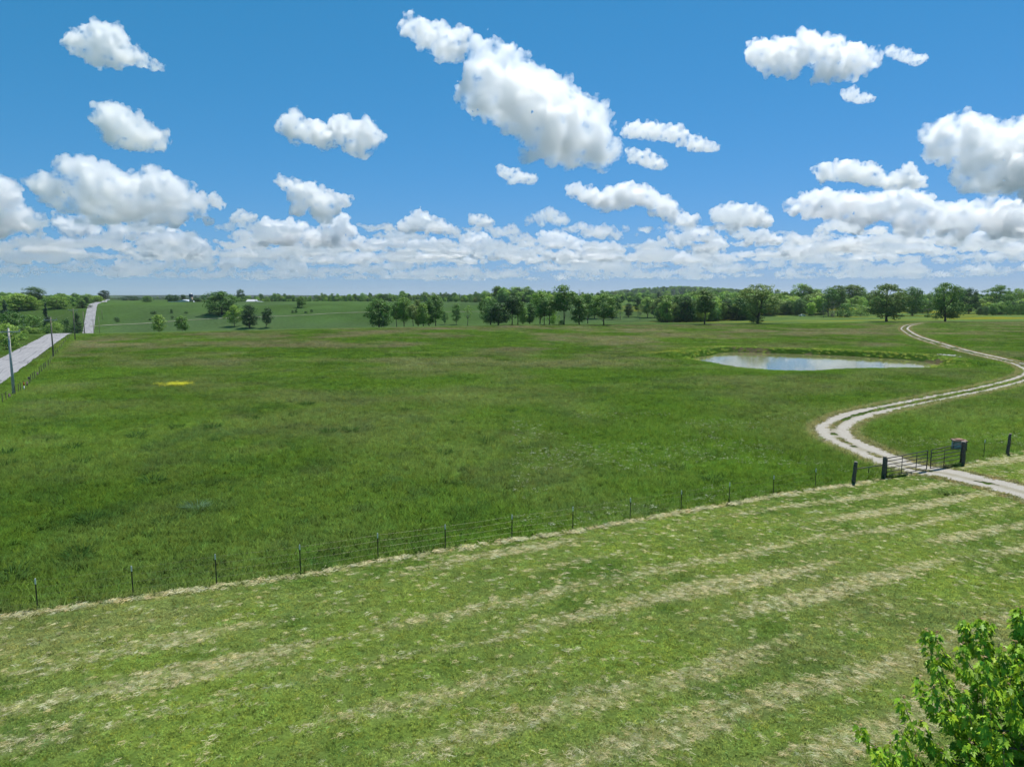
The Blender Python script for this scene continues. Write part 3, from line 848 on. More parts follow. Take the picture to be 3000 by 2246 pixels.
FTOP = [1694, 1657, 1623, 1595, 1561, 1536, 1507, 1484, 1458, 1436, 1413, 1393, 1372]
FH = [px_height(FENCE_PX[i][0] - 2, FTOP[i], FENCE[i]) for i in range(13)]
print('post heights', [round(h, 2) for h in FH], 'fence x', [round(float(p[0]), 1) for p in FENCE])
fence = tag(empty('wire_fence', FENCE[0]), 'thin wire fence on dark steel posts with white tips along the mown grass', 'fence')
org = np.array(FENCE[0])
for i, p in enumerate(FENCE):
    t_post(fence, p, FH[i], FENCE[min(i + 1, 12)] - FENCE[max(i - 1, 0)])
ext = org + (org - FENCE[1])
t_post(fence, np.array([ext[0], ext[1], float(zg(ext[0], ext[1]))]), 1.4, FENCE[1] - FENCE[0])
chain = [np.array([ext[0], ext[1], float(zg(ext[0], ext[1]))])] + FENCE + [WOODP[0]]
hts = [1.4] + FH + [1.3]
for fr in (0.93, 0.72, 0.50, 0.28):
    b = MB(); pl = []
    for i in range(len(chain) - 1):
        for t in (0, 0.5):
            q = chain[i] * (1 - t) + chain[i + 1] * t; hh = hts[i] * (1 - t) + hts[i + 1] * t
            pl.append((q[0] - org[0], q[1] - org[1] + 0.02, q[2] - org[2] + hh * fr - (0.02 if t else 0)))
    b.tube(pl, 0.0017, 3, False)
    obj('wire', b.mesh('wire', M['wire']), fence)

def wood_post(p, h, r, lean, seed, label):
    rgp = np.random.default_rng(seed); b = MB(); P = []; Rr = []
    for k in range(9):
        t = k / 8; P.append((lean[0] * t * h + rgp.normal(0, 0.008), lean[1] * t * h + rgp.normal(0, 0.008), -0.4 + (h + 0.4) * t)); Rr.append(r * (1.14 - 0.22 * t) * rgp.uniform(0.95, 1.05))
    b.tube(P, Rr, 10, True)
    root = empty('wooden_post', p)
    tag(root, label, 'post')
    obj('shaft', b.mesh('shaft', M['old_wood'], True), root)
    e = P[-1]; c = MB(); c.tube([(e[0], e[1], e[2] - 0.01), (e[0], e[1], e[2] + 0.012)], Rr[-1] * 0.97, 10)
    obj('cut_top', c.mesh('cut_top', M['old_wood_top']), root)
    return root
WH = [px_height(WOOD_PX[i][0], WOOD_PX[i][2], WOODP[i]) for i in range(4)]
print('wood post h', WH)
wood_post(WOODP[0], WH[0], 0.125, (0.09, 0.0), 1, 'leaning dark wooden brace post at the end of the wire fence')
wood_post(WOODP[1], WH[1], 0.145, (0.02, 0.01), 2, 'dark wooden gate post on the near end of the steel gate')
wood_post(WOODP[2], WH[2], 0.18, (-0.01, 0.0), 3, 'thickest wooden gate post beside the concrete tank')
wood_post(WOODP[3], WH[3], 0.12, (0.07, 0.0), 4, 'lone wooden post in the woven wire right of the gate')
# brace pipe between the first two posts
a0, a1 = WOODP[0] + (0.1, 0.05, WH[0] * 0.66), WOODP[1] + (-0.1, 0, WH[1] * 0.62)
br = tag(empty('brace_pipe', WOODP[0]), 'horizontal dark steel pipe joining the two posts left of the gate', 'pipe')
b = MB(); b.tube([a0 - WOODP[0], a1 - WOODP[0]], 0.032, 8); obj('pipe', b.mesh('pipe', M['gate_steel'], True), br)
mid = (a0 + a1) / 2 - WOODP[0]
b = MB(); b.tube([mid, mid + np.array((0.0, 0.0, -0.42))], 0.022, 6); obj('hanging_bar', b.mesh('hanging_bar', M['gate_steel'], True), br)

def gate_leaf(p0, p1, h0, h1, label, uprights):
    """tubular farm gate between two ground points; the rails rise with the ground"""
    root = tag(empty('steel_gate', p0), label, 'gate')
    d = p1 - p0
    fr = (0.90, 0.755, 0.60, 0.435, 0.265, 0.07)
    for k, f in enumerate(fr):
        b = MB(); A = np.array((0, 0, h0 * f)); B = d + np.array((0, 0, h1 * f))
        b.tube([A, B], 0.036 if k == 0 else 0.031, 8)
        obj('rail', b.mesh('rail', M['gate_steel'], True), root)
    for u in uprights:
        A = d * u; hh = h0 * (1 - u) + h1 * u; e = u in (0.0, 1.0)
        b = MB(); b.tube([A + (0, -0.03 * (not e), hh * fr[-1]), A + (0, -0.03 * (not e), hh * fr[0])], 0.036 if e else 0.026, 8)
        obj('upright', b.mesh('upright', M['gate_steel' if e else 'gate_rust'], True), root)
    return root
g0 = WOODP[1] + (0.22, 0.06, 0); g1 = WOODP[2] + (-0.22, -0.1, 0)
gm = lambda t: np.array([*(g0 + (g1 - g0) * t)[:2], float(zg(*(g0 + (g1 - g0) * t)[:2])) + 0.05])
H = lambda t: (WH[1] * (1 - t) + WH[2] * t) * 0.98
G0, G1, G2, G3 = gm(0.0), gm(0.525), gm(0.575), gm(1.0)
gate_leaf(G0, G1, H(0), H(0.525), 'left leaf of the dark tubular steel gate across the track', (0.0, 0.36, 0.72, 1.0))
gate_leaf(G2, G3, H(0.575), H(1), 'right leaf of the dark tubular steel gate hung on the thick post', (0.0, 0.43, 1.0))
lt = tag(empty('gate_latch', G1), 'short latch bar joining the two gate leaves', 'latch')
b = MB(); b.tube([(-0.05, -0.03, H(0.5) * 0.56), tuple(G2 - G1 + (0.05, -0.03, H(0.5) * 0.56))], 0.02, 6); obj('latch_bar', b.mesh('latch_bar', M['gate_steel']), lt)

# woven wire right of the gate
wf = tag(empty('woven_wire_fence', WOODP[2]), 'woven wire mesh running right from the thick gate post', 'fence')
rp = ground_pt(RPOST_PX[0], RPOST_PX[1]); t_post(wf, rp, px_height(RPOST_PX[0], RPOST_PX[2], rp), WOODP[3] - WOODP[2])
end = WOODP[3] + (WOODP[3] - WOODP[2]) * 2.2; end[2] = float(zg(end[0], end[1]))
seq = [WOODP[2], rp, WOODP[3], end]; b = MB()
hs_ = [1.32, 1.25, 1.25, 1.25]
for i in range(3):
    A, B = seq[i] - WOODP[2], seq[i + 1] - WOODP[2]; L = np.linalg.norm(B - A)
    for f in (0.06, 0.2, 0.34, 0.48, 0.62, 0.78, 0.97):
        b.tube([A + (0, 0, hs_[i] * f), B + (0, 0, hs_[i + 1] * f)], 0.0022, 3, False)
    for k in range(int(L / 0.22)):
        q = A + (B - A) * (k * 0.22 / L); b.tube([q + (0, 0, 0.07), q + (0, 0, hs_[i] * 0.97)], 0.0018, 3, False)
obj('wire_mesh', b.mesh('wire_mesh', M['wire']), wf)

# concrete tank with rusty lid
tp = ground_pt(2808, 1318)
tw = 34 / FPX * tp[1]; th_ = px_height(2808, 1287, tp)
tk = tag(empty('water_tank', tp, -0.35), 'small concrete tank with rusty lid behind the thick gate post', 'tank')
b = MB(); b.box((0, 0, th_ * 0.44), (tw, tw * 0.85, th_ * 0.88), None, 0.93); obj('tank_body', b.mesh('tank_body', M['concrete']), tk)
b = MB(); b.box((0, 0, th_ * 0.92), (tw * 1.14, tw * 1.0, th_ * 0.09)); obj('cover_slab', b.mesh('cover_slab', M['rust_dark']), tk)
b = MB(); b.tube([(0, 0, th_ * 0.965), (0, 0, th_ * 1.04), (0, 0, th_ * 1.09)], [tw * 0.36, tw * 0.35, tw * 0.2], 14); obj('lid', b.mesh('lid', M['rust']), tk)
for s_ in (-1, 1):
    b = MB(); b.box((s_ * tw * 0.49, -tw * 0.425, th_ * 0.45), (0.07, 0.05, th_ * 0.86)); obj('corner_strip', b.mesh('corner_strip', M['rust_dark']), tk)

# roadside fence
RF_PX = [(8, 1182), (19, 1177), (45, 1158), (55, 1150), (61, 1146), (70, 1141), (91, 1120), (97, 1115), (103, 1111), (116, 1096), (122, 1091), (129, 1084), (134, 1079), (142, 1072),
         (148, 1064), (153, 1056), (163, 1041), (169, 1034), (175, 1027), (181, 1020), (187, 1010), (193, 1003), (199, 995), (205, 988), (211, 982)]
rfp = [ground_pt(x, y) for x, y in RF_PX]
rf = tag(empty('roadside_fence', rfp[0]), 'long fence of small dark stakes between pasture and paved road', 'fence')
for i, p in enumerate(rfp):
    b = MB(); b.tube([(0, 0, -0.2), (0.02 * math.sin(i * 3), 0, 1.25)], 0.045, 6); obj('post', b.mesh('post', M['old_wood']), rf, p - rfp[0])
for f in (0.4, 0.75, 1.1):
    b = MB(); b.tube([p - rfp[0] + (0, 0, f) for p in rfp], 0.006, 3, False); obj('wire', b.mesh('wire', M['wire']), rf)
for (x, y, yt, r, lab) in ((28, 1168, 1155, 0.13, 'stout short post at the foot of the nearest utility pole'),
                           (80, 1131, 1121, 0.12, 'stout short post beside the orange and white marker'),
                           (110, 1102, 1091, 0.12, 'stout short post up the slope past the purple sign')):
    p = ground_pt(x, y); b = MB(); b.tube([(0, 0, -0.3), (0.02, 0, 0.7), (0.03, 0, px_height(x, yt, p))], [r * 1.05, r, r * 0.95], 8)
    tag(obj('corner_post', b.mesh('corner_post', M['old_wood'], True), None, p), lab, 'post')
p = ground_pt(71, 1142); hm = px_height(71, 1120, p); mk = tag(empty('utility_marker', p), 'white marker post with orange top beside the roadside fence', 'marker')
b = MB(); b.tube([(0, 0, -0.2), (0, 0, hm * 0.55)], 0.07, 10); obj('white_tube', b.mesh('white_tube', M['white_paint'], True), mk)
b = MB(); b.tube([(0, 0, hm * 0.55), (0, 0, hm * 0.93), (0, 0, hm)], [0.085, 0.085, 0.04], 10); obj('orange_cap', b.mesh('orange_cap', M['orange'], True), mk)
p = ground_pt(87, 1126); hm = px_height(87, 1104, p); mk = tag(empty('boundary_sign', p), 'dark stake with small purple plate in the roadside fence', 'sign')
b = MB(); b.tube([(0, 0, -0.2), (0, 0, hm * 0.8)], 0.05, 6); obj('stake', b.mesh('stake', M['old_wood']), mk)
b = MB(); b.box((0, -0.06, hm * 0.86), (0.30, 0.03, 0.30)); obj('plate', b.mesh('plate', M['purple']), mk)

# ------------------------------------------------------------------ utility poles and lines
def utility_pole(p, h, arm, label, r=0.155, rz=0.48, wood='pole_wood'):
    root = tag(empty('utility_pole', p, rz), label, 'utility pole')
    b = MB(); b.tube([(0, 0, -0.5), (0, 0, h * 0.5), (0, 0, h)], [r, r * 0.82, r * 0.62], 10)
    obj('shaft', b.mesh('shaft', M[wood], True), root)
    if arm:
        b = MB(); b.box((0, -0.12, h - 0.45), (arm, 0.11, 0.13)); cr = obj('crossarm', b.mesh('crossarm', M['pole_wood']), root)
        for s_ in (-1, 1):
            b = MB(); b.tube([(s_ * arm * 0.28, -0.15, h - 0.5), (0, -0.13, h - 1.15)], 0.022, 5); obj('brace', b.mesh('brace', M['gate_steel']), root)
            b = MB(); b.tube([(s_ * arm * 0.46, -0.12, h - 0.39), (s_ * arm * 0.46, -0.12, h - 0.22), (s_ * arm * 0.46, -0.12, h - 0.16)], [0.045, 0.07, 0.04], 8); obj('insulator', b.mesh('insulator', M['porcelain'], True), cr)
    b = MB(); b.tube([(0, 0, h - 0.02), (0, 0, h + 0.1), (0, 0, h + 0.16)], [0.04, 0.06, 0.03], 8); obj('insulator', b.mesh('insulator', M['porcelain'], True), root)
    return root
POLES = [((41, 1158), None, 962, 2.6, 'nearest tall grey utility pole with crossarm at the left edge', 0.19, 'pole_wood'),
         ((157, 1048), None, 931, 2.4, 'second utility pole with side arms standing in front of the road crest', 0.17, 'pole_brown'),
         (217, 208, 904, 2.4, 'third utility pole, rising just past the first road crest', 0.16, 'pole_brown'),
         (246, 262, 913, 0, 'bare topped utility pole left of the far road', 0.15, 'pole_brown'),
         (273, 375, 933, 2.3, 'low T shaped utility pole in front of the far road', 0.15, 'pole_brown'),
         (290, 432, 919, 0, 'thin utility pole on the right edge of the far road', 0.14, 'pole_brown'),
         (301, 500, 908, 0, 'thin utility pole beside the far road above the side lane', 0.14, 'pole_brown'),
         (312, 590, 886, 0, 'small distant utility pole near the top of the far road', 0.14, 'pole_brown'),
         (319, 690, 861, 2.2, 'distant pole with crossarm by the dark tree at the road top', 0.15, 'pole_wood'),
         (323.5, 850, 863, 0, 'distant plain pole left of the last stretch of road', 0.15, 'pole_wood'),
         (342, 1250, 862, 2.2, 'farthest pole against the blue hills', 0.17, 'pole_brown'),
         (69.5, 290, 923, 2.2, 'pole standing alone among the bushes left of the road', 0.15, 'pole_wood'),
         (152, 430, 893, 0, 'slender pole beside the dark pine at the mown clearing', 0.13, 'pole_brown')]
pole_tops = []
for pos, Yd, top, arm, lab, r, wd in POLES:
    p = ground_pt(*pos) if Yd is None else at_depth(pos, Yd)
    x = pos[0] if Yd is None else pos
    h = px_height(x, top, p); h = min(max(h, 5.0), 13.0)
    utility_pole(p, h, arm, lab, r, 0.48, wd); pole_tops.append(p + (0, 0, h))
print('poles', [round(float(q[2]), 1) for q in pole_tops])
pln = tag(empty('power_line', pole_tops[0]), 'thin overhead wires strung between the roadside poles', 'cable')
back = pole_tops[0] + (pole_tops[0] - pole_tops[1])
for off in (-1.15, 0.0, 1.15):
    b = MB(); P = []; lst = [back] + pole_tops[:6]
    for i in range(len(lst) - 1):
        for t in np.linspace(0, 1, 8, endpoint=False):
            q = lst[i] * (1 - t) + lst[i + 1] * t; P.append(q - pole_tops[0] + np.array((off * 0.88, off * 0.47, (0.12 if off == 0 else -0.2) - 4 * t * (1 - t) * 0.9)))
    b.tube(P, 0.007, 3, False); obj('strand', b.mesh('strand', M['wire']), pln)

# ------------------------------------------------------------------ farm buildings far across the fields
def prism(profile, y0, y1):
    n = len(profile); V = [(x, y0, z) for x, z in profile] + [(x, y1, z) for x, z in profile]
    return V, [list(range(n))[::-1], list(range(n, 2 * n))] + [[i, (i + 1) % n, n + (i + 1) % n, n + i] for i in range(n)]
sp = at_depth(564, 800); hs = px_height(564, 859, sp); rs = 5.4 / FPX * 800
si = tag(empty('silo', sp), 'tall round silo with dark blue top and tan base by the grey barn', 'silo')
b = MB(); b.tube([(0, 0, -1), (0, 0, hs * 0.58)], rs * 0.97, 20); obj('stave_wall', b.mesh('stave_wall', M['silo_tan'], True), si)
b = MB(); b.tube([(0, 0, hs * 0.58), (0, 0, hs * 0.90)], rs, 20); bl = obj('blue_ring', b.mesh('blue_ring', M['silo_blue'], True), si)
b = MB(); b.tube([(0, 0, hs * 0.90), (0, 0, hs * 0.95), (0, 0, hs * 0.985), (0, 0, hs)], [rs * 1.02, rs * 0.86, rs * 0.5, rs * 0.08], 20); obj('dome', b.mesh('dome', M['silo_cap'], True), si)
b = MB()
for k in range(4): b.tube([(0, 0, hs * (0.1 + 0.12 * k)), (0, 0, hs * (0.1 + 0.12 * k) + 0.15)], rs * 0.99, 20)
obj('hoop', b.mesh('hoop', M['rust_dark']), si)
bp = at_depth(538, 815); bw = 45 / FPX * 815; pk = px_height(539, 878, bp); ev = px_height(520, 884.5, bp)
bn = tag(empty('barn', bp, 0.12), 'low grey gable barn left of the silo', 'barn')
V, F = prism([(-bw / 2, -1), (bw / 2, -1), (bw / 2, ev), (0, pk - 0.2), (-bw / 2, ev)], -0.0, 22); obj('wall', mesh('wall', V, F, M['barn_wall']), bn)
for s_ in (-1, 1):
    V, F = prism([(0, pk), (s_ * (bw / 2 + 0.5), ev - 0.1), (s_ * (bw / 2 + 0.5), ev + 0.12), (0, pk + 0.22)], -0.5, 22.5); obj('roof', mesh('roof', V, F, M['barn_roof']), bn)
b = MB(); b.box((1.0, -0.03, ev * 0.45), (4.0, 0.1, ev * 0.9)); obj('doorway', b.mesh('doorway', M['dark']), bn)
b = MB(); b.box((0, 0, 0.4), (9, 0.1, 0.5)); tag(obj('feed_trough', b.mesh('feed_trough', M['pale_plastic']), None, at_depth(508, 790)), 'pale low trough in the field left of the grey barn', 'trough')
hp = at_depth(741, 800); hw_ = 26 / FPX * 800; rz_ = px_height(735, 877.5, hp); ez = px_height(735, 883, hp)
shd = tag(empty('shed', hp, -0.22), 'small white shed with bright white metal roof before the far trees', 'shed')
V, F = prism([(-3.6, -1), (3.6, -1), (3.6, ez), (0, rz_ - 0.15), (-3.6, ez)], -hw_ / 2 * 1.2, hw_ / 2)
rot = Matrix.Rotation(math.pi / 2, 3, 'Z')
V = [(rot @ Vector(v))[:] for v in V]; obj('wall', mesh('wall', V, F, M['white_paint']), shd)
for s_ in (-1, 1):
    V, F = prism([(0, rz_), (s_ * 4.1, ez - 0.15), (s_ * 4.1, ez + 0.05), (0, rz_ + 0.18)], -hw_ / 2 * 1.25, hw_ / 2 * 1.05); V = [(rot @ Vector(v))[:] for v in V]
    obj('roof', mesh('roof', V, F, M['roof_white']), shd)
V, F = prism([(hw_ / 2 * 1.2, -1), (hw_ / 2 * 1.2 + 7.5, -1), (hw_ / 2 * 1.2 + 7.5, ez * 0.45), (hw_ / 2 * 1.2, ez + 0.2)], -3.2, 3.0); obj('lean_to', mesh('lean_to', V, F, M['white_paint']), shd)
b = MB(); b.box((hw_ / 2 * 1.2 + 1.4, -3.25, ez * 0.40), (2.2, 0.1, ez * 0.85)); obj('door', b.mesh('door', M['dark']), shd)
b = MB(); b.tube([(hw_ / 2 + 1.2, -3.0, 0), (hw_ / 2 + 1.2, -3.0, rz_ * 1.5)], 0.12, 6); obj('flue', b.mesh('flue', M['dark']), shd)
cp = at_depth(2349, 560); vehicle = tag(empty('parked_truck', cp + (0, 0, 0.02), 0.1), 'tiny white pickup truck parked under the far trees', 'truck')
V, F = prism([(-2.6, 0.45), (2.6, 0.45), (2.6, 1.0), (1.3, 1.1), (0.7, 1.75), (-0.7, 1.75), (-0.8, 1.1), (-2.6, 1.1)], -0.9, 0.9); obj('body', mesh('body', V, F, M['white_paint']), vehicle)
V, F = prism([(0.62, 1.15), (1.18, 1.15), (0.66, 1.68), (-0.6, 1.68), (-0.6, 1.15)], -0.92, 0.92); obj('side_window', mesh('side_window', V, F, M['dark']), vehicle)
for sx in (-1.7, 1.7):
    for sy in (-0.85, 0.85):
        b = MB(); b.tube([(sx, sy - 0.1, 0.38), (sx, sy + 0.1, 0.38)], 0.38, 12); obj('wheel', b.mesh('wheel', M['dark']), vehicle)

# rock pile by the pond
rp0 = ground_pt(2772, 1043)
pile = tag(empty('rock_pile', rp0), 'pile of pale limestone rocks at the right end of the pond', 'rocks')
rgr = np.random.default_rng(5)
ico = bmesh.new(); bmesh.ops.create_icosphere(ico, subdivisions=2, radius=1.0)
IV = np.array([v.co[:] for v in ico.verts]); IFc = np.array([[v.index for v in f.verts] for f in ico.faces]); ico.free()
rock_me = []
for k in range(5):
    Vr = IV * (0.8 + 0.45 * rgr.random((len(IV), 1))) * rgr.uniform(0.7, 1.2, 3); Vr[:, 2] *= 0.6
    rock_me.append(mesh('rock', Vr, IFc, M['rock']))
for k in range(46):
    u, v = rgr.normal(0, 1.0), rgr.normal(0, 1.3)
    x, y = rp0[0] + u - 0.1 * v, rp0[1] + v
    o = obj('rock', rock_me[k % 5], pile, (x - rp0[0], y - rp0[1], float(zg(x, y)) - rp0[2] + 0.05), rgr.uniform(0, 6.28)); s_ = rgr.uniform(0.22, 0.5); o.scale = (s_, s_, s_)

# ------------------------------------------------------------------ trees
def unit(v): return v / (np.linalg.norm(v, axis=-1, keepdims=True) + 1e-9)

def leaf_cards(centers, radii, n_each, size, rg, flat=1.0, hang=0.0):
    """clumps of small leaf-spray cards; normals follow the clump so light and dark sides read"""
    V = []; Nn = []; C = []
    for c, r in zip(centers, radii):
        n = int(n_each * rg.uniform(0.7, 1.3))
        d = unit(rg.normal(0, 1, (n, 3))); rr = r * rg.random(n)[:, None] ** 0.42
        off = d * rr; off[:, 2] *= flat; p = c + off
        nn = unit(d * 0.7 + rg.normal(0, 0.45, (n, 3)) + (0, 0, 0.45))
        t = unit(np.cross(nn, rg.normal(0, 1, (n, 3)))); b = np.cross(nn, t)
        if hang: b = unit(b * (1 - hang) + np.array((0, 0, -hang)))
        s = size * rg.uniform(0.55, 1.3, (n, 1))
        q = np.stack([p - t * s * 0.5, p - b * s * 0.45, p + t * s * 0.5, p + b * s * 0.45], 1)
        q[:, 0] += nn * s * 0.10; q[:, 2] += nn * s * 0.10
        V.append(q.reshape(-1, 3)); Nn.append(np.repeat(nn, 4, 0))
        sh = np.clip(rg.normal(1, 0.17, n) * rg.uniform(0.85, 1.18), 0.45, 1.7); hue = rg.normal(0, 0.05, n)
        C.append(np.repeat(np.c_[sh * (1 + hue), sh, sh * (1 - 1.5 * hue), np.ones(n)], 4, 0))
    V = np.concatenate(V); F = np.arange(len(V)).reshape(-1, 4)
    return V, F, np.concatenate(C), np.concatenate(Nn)

KIND = {   # crown start, radius, clumps, clump radius, cards per clump, card size (all relative to height 1), options
    'round':  dict(z0=0.08, r=0.44, n=84, cr=0.115, per=76, sz=0.034, top=0.8),
    'oval':   dict(z0=0.24, r=0.27, n=66, cr=0.095, per=72, sz=0.030, top=0.9),
    'high':   dict(z0=0.36, r=0.26, n=62, cr=0.092, per=72, sz=0.029, top=0.9),
    'young':  dict(z0=0.17, r=0.36, n=58, cr=0.105, per=66, sz=0.036, top=1.5),
    'tall':   dict(z0=0.08, r=0.20, n=70, cr=0.088, per=66, sz=0.029, top=1.0),
    'spread': dict(z0=0.26, r=0.50, n=120, cr=0.095, per=64, sz=0.027, top=0.6, flat=0.55, limbs=14),
    'skirt':  dict(z0=0.06, r=0.46, n=150, cr=0.095, per=62, sz=0.027, top=0.8, flat=0.65, limbs=12),
    'sparse': dict(z0=0.30, r=0.24, n=26, cr=0.085, per=30, sz=0.024, top=1.0, limbs=14),
    'cedar':  dict(z0=0.03, r=0.27, n=80, cr=0.075, per=46, sz=0.026, cone=True),
    'shrub':  dict(z0=0.00, r=0.62, n=44, cr=0.170, per=60, sz=0.050, top=0.9),
    'gray':   dict(z0=0.02, r=0.42, n=36, cr=0.090, per=16, sz=0.022, top=0.9, limbs=34),
}
def make_tree(kind, seed):
    k = KIND[kind]; rg = np.random.default_rng(seed)
    z0, R, n = k['z0'], k['r'], k['n']; cen = []; rad = []
    ph = rg.uniform(0, 6.28, 6)
    tries = 0
    while len(cen) < n and tries < 5000:
        tries += 1
        z = rg.uniform(0, 1); a = rg.uniform(0, 6.283)
        if k.get('cone'): prof = (1 - z) ** 0.85
        else:
            zz = (z - 0.42) / (0.58 if z > 0.42 else 0.46)
            prof = max(0.0, 1 - abs(zz) ** (2.2 / k['top'] if z > 0.42 else 2.4)) ** 0.55
        wob = 1 + 0.20 * math.sin(2 * a + ph[0] + 3 * z) + 0.16 * math.sin(3 * a + ph[1] - 5 * z) + 0.12 * math.sin(5 * a + ph[2] + 9 * z)
        rr = R * prof * wob * math.sqrt(rg.uniform(0.05, 1.0)) * 0.86
        if rr < 0.015 and rg.random() < 0.5: continue
        c = np.array((math.cos(a) * rr, math.sin(a) * rr, z0 + (1 - z0) * (0.04 + 0.91 * z)))
        if cen and min(np.linalg.norm(np.array(cen) - c, axis=1)) < k['cr'] * 0.45: continue
        cen.append(c); rad.append(k['cr'] * rg.uniform(0.7, 1.3) * (0.65 if k.get('cone') and z > 0.7 else 1))
    V, F, C, Nn = leaf_cards(np.array(cen), rad, k['per'], k['sz'], rg, k.get('flat', 0.85))
    # let the whole crown shade as a body, not only its clumps
    cc = np.array((0, 0, z0 + (1 - z0) * 0.42)); Nn = unit(Nn + 0.45 * unit(V - cc))
    crown = shade_mesh('crown', V, F, C, M['foliage'], Nn)
    b = MB(); r0 = 0.012 if kind in ('young', 'sparse', 'high', 'gray', 'oval', 'tall') else 0.019
    top = 0.12 if kind in ('shrub', 'gray') else 0.80
    nst = {'spread': 3, 'skirt': 2, 'gray': 3}.get(kind, 1)
    lim = sorted(range(len(cen)), key=lambda i: rg.random())[:k.get('limbs', 9)]
    stems = []
    for s_ in range(nst):
        a = rg.uniform(0, 6.28); sp_ = 0.10 * R * 2 if nst > 1 else 0.02
        P = [(0, 0, -0.02)] + [(math.cos(a) * sp_ * (t ** 1.2) + rg.normal(0, 0.006), math.sin(a) * sp_ * (t ** 1.2) + rg.normal(0, 0.006), top * t) for t in (0.15, 0.4, 0.7, 1.0)]
        b.tube(P, [r0 * 1.45, r0, r0 * 0.8, r0 * 0.55, r0 * 0.18], 7); stems.append(P)
    for i in lim:
        c = cen[i]; P = stems[i % nst]; zb = min(max(0.05, c[2] * 0.55 - 0.02), top * 0.8)
        j = min(range(len(P)), key=lambda q: abs(P[q][2] - zb)); s0 = np.array(P[j])
        m_ = s0 * 0.45 + c * 0.55 + rg.normal(0, 0.012, 3) - (0, 0, 0.02)
        b.tube([s0, m_, c], [r0 * 0.5, r0 * 0.3, r0 * 0.1], 5, False)
    trunk = b.mesh('trunk', M['bark_pale'] if kind in ('gray', 'sparse') else M['bark'], True)
    return trunk, crown, R

TREES = {}
for kd, cnt in (('round', 3), ('oval', 3), ('high', 3), ('young', 2), ('tall', 2), ('spread', 2), ('skirt', 2), ('sparse', 2), ('cedar', 2), ('shrub', 3), ('gray', 1)):
    TREES[kd] = [make_tree(kd, 100 + 17 * i + len(kd) * 7) for i in range(cnt)]
TONE = {'mid': (0.105, 0.205, 0.040), 'light': (0.190, 0.310, 0.055), 'lime': (0.230, 0.360, 0.050), 'dark': (0.055, 0.120, 0.035), 'olive': (0.150, 0.220, 0.055),
        'blue': (0.045, 0.095, 0.045), 'gray': (0.150, 0.165, 0.120)}
TONE = {k_: tuple(v_ * 1.05 for v_ in t_) for k_, t_ in TONE.items()}
tree_n = {}
def tree(px, top, base, width, kind, tone, label, Yd=None, name=None, cat='tree', lean=0.0, group=None):
    p = ground_pt(px, base) if Yd is None else at_depth(px, Yd)
    h = px_height(px, top, p); w = width / FPX * math.hypot(p[0], p[1])
    i = tree_n.get(kind, 0); tree_n[kind] = i + 1
    tr, cr, R = TREES[kind][i % len(TREES[kind])]
    root = empty(name or ('shrub' if kind in ('shrub', 'gray') else 'tree'), p, (i * 2.399) % 6.283)
    root.scale = (w / (2 * R * 0.92), w / (2 * R * 0.92), h / 0.985)
    root.rotation_euler[1] = lean
    tag(root, label, cat, group)
    obj('trunk', tr, root); c = obj('crown', cr, root); c.color = (*TONE[tone], 1)
    return root

T_ = tree
# --- along the crest of the pasture, left to right
T_(465, 923, 0, 38, 'young', 'light', 'small round pale green tree nearest the road, left of a pair', 300)
T_(533, 925, 0, 38, 'young', 'light', 'small round pale green tree, right one of the pair left of the lime tree', 303)
T_(687, 895, 956, 42, 'young', 'lime', 'lime green young tree with airy crown in front of the wide dark tree')
T_(731, 891, 961, 42, 'tall', 'dark', 'dark narrow tree with several stems right of the lime green tree', None)
T_(779, 902, 960, 32, 'oval', 'dark', 'dark leaning double-lobed tree, rightmost of the three in the open field', None, lean=0.12)
T_(650, 855, 921, 92, 'round', 'mid', 'wide old field tree standing left of the white shed')
T_(884, 868, 901, 27, 'oval', 'mid', 'lone tree in the far field right of the white shed')
T_(875, 888, 902, 11, 'shrub', 'dark', 'dark little bush at the foot of the lone far field tree', cat='shrub')
for i_, (x_, y_) in enumerate(((444, 919), (453, 920), (503, 918), (545, 918), (505, 934), (614, 918), (640, 925), (858, 917), (868, 917), (896, 917), (913, 915), (345, 943), (440, 938), (340, 938))):
    T_(x_, y_ - 6 - 3 * (i_ % 3), y_, 8 + 3 * (i_ % 2), 'shrub', 'dark', 'tiny dark bush dotted along the ditch in the far left field', cat='shrub', group='tiny bushes along the ditch')
# --- first grove
T_(1110, 877, 0, 84, 'round', 'mid', 'broad leafy tree at the left end of the first grove', 322)
T_(1123, 926, 0, 20, 'shrub', 'dark', 'dark bush under the broad tree of the first grove', 312, cat='shrub')
T_(1162, 885, 0, 40, 'high', 'mid', 'slim trunk tree second from the left in the first grove', 352)
T_(1184, 871, 0, 46, 'oval', 'light', 'tall tree with twin trunks in the middle of the first grove', 345)
T_(1210, 893, 0, 34, 'high', 'olive', 'greyish tree on two reddish trunks in the first grove', 325)
T_(1225, 879, 0, 30, 'tall', 'olive', 'tall thin grey green tree behind the reddish trunks', 338)
T_(1240, 887, 0, 32, 'tall', 'light', 'narrow bright tree leafy to the ground in the first grove', 322)
T_(1257, 879, 0, 32, 'tall', 'mid', 'narrow drooping tree second from the right in the first grove', 330)
T_(1276, 864, 0, 46, 'oval', 'mid', 'tallest tree at the right end of the first grove', 335)
T_(1303, 911, 951, 19, 'young', 'mid', 'smallest sapling in the gap between the groves')
T_(1337, 890, 951, 31, 'young', 'light', 'slender sapling on a bare thin trunk between the groves')
T_(1370, 894, 0, 30, 'sparse', 'light', 'leaning airy sapling just left of the second grove', 315, lean=0.06)
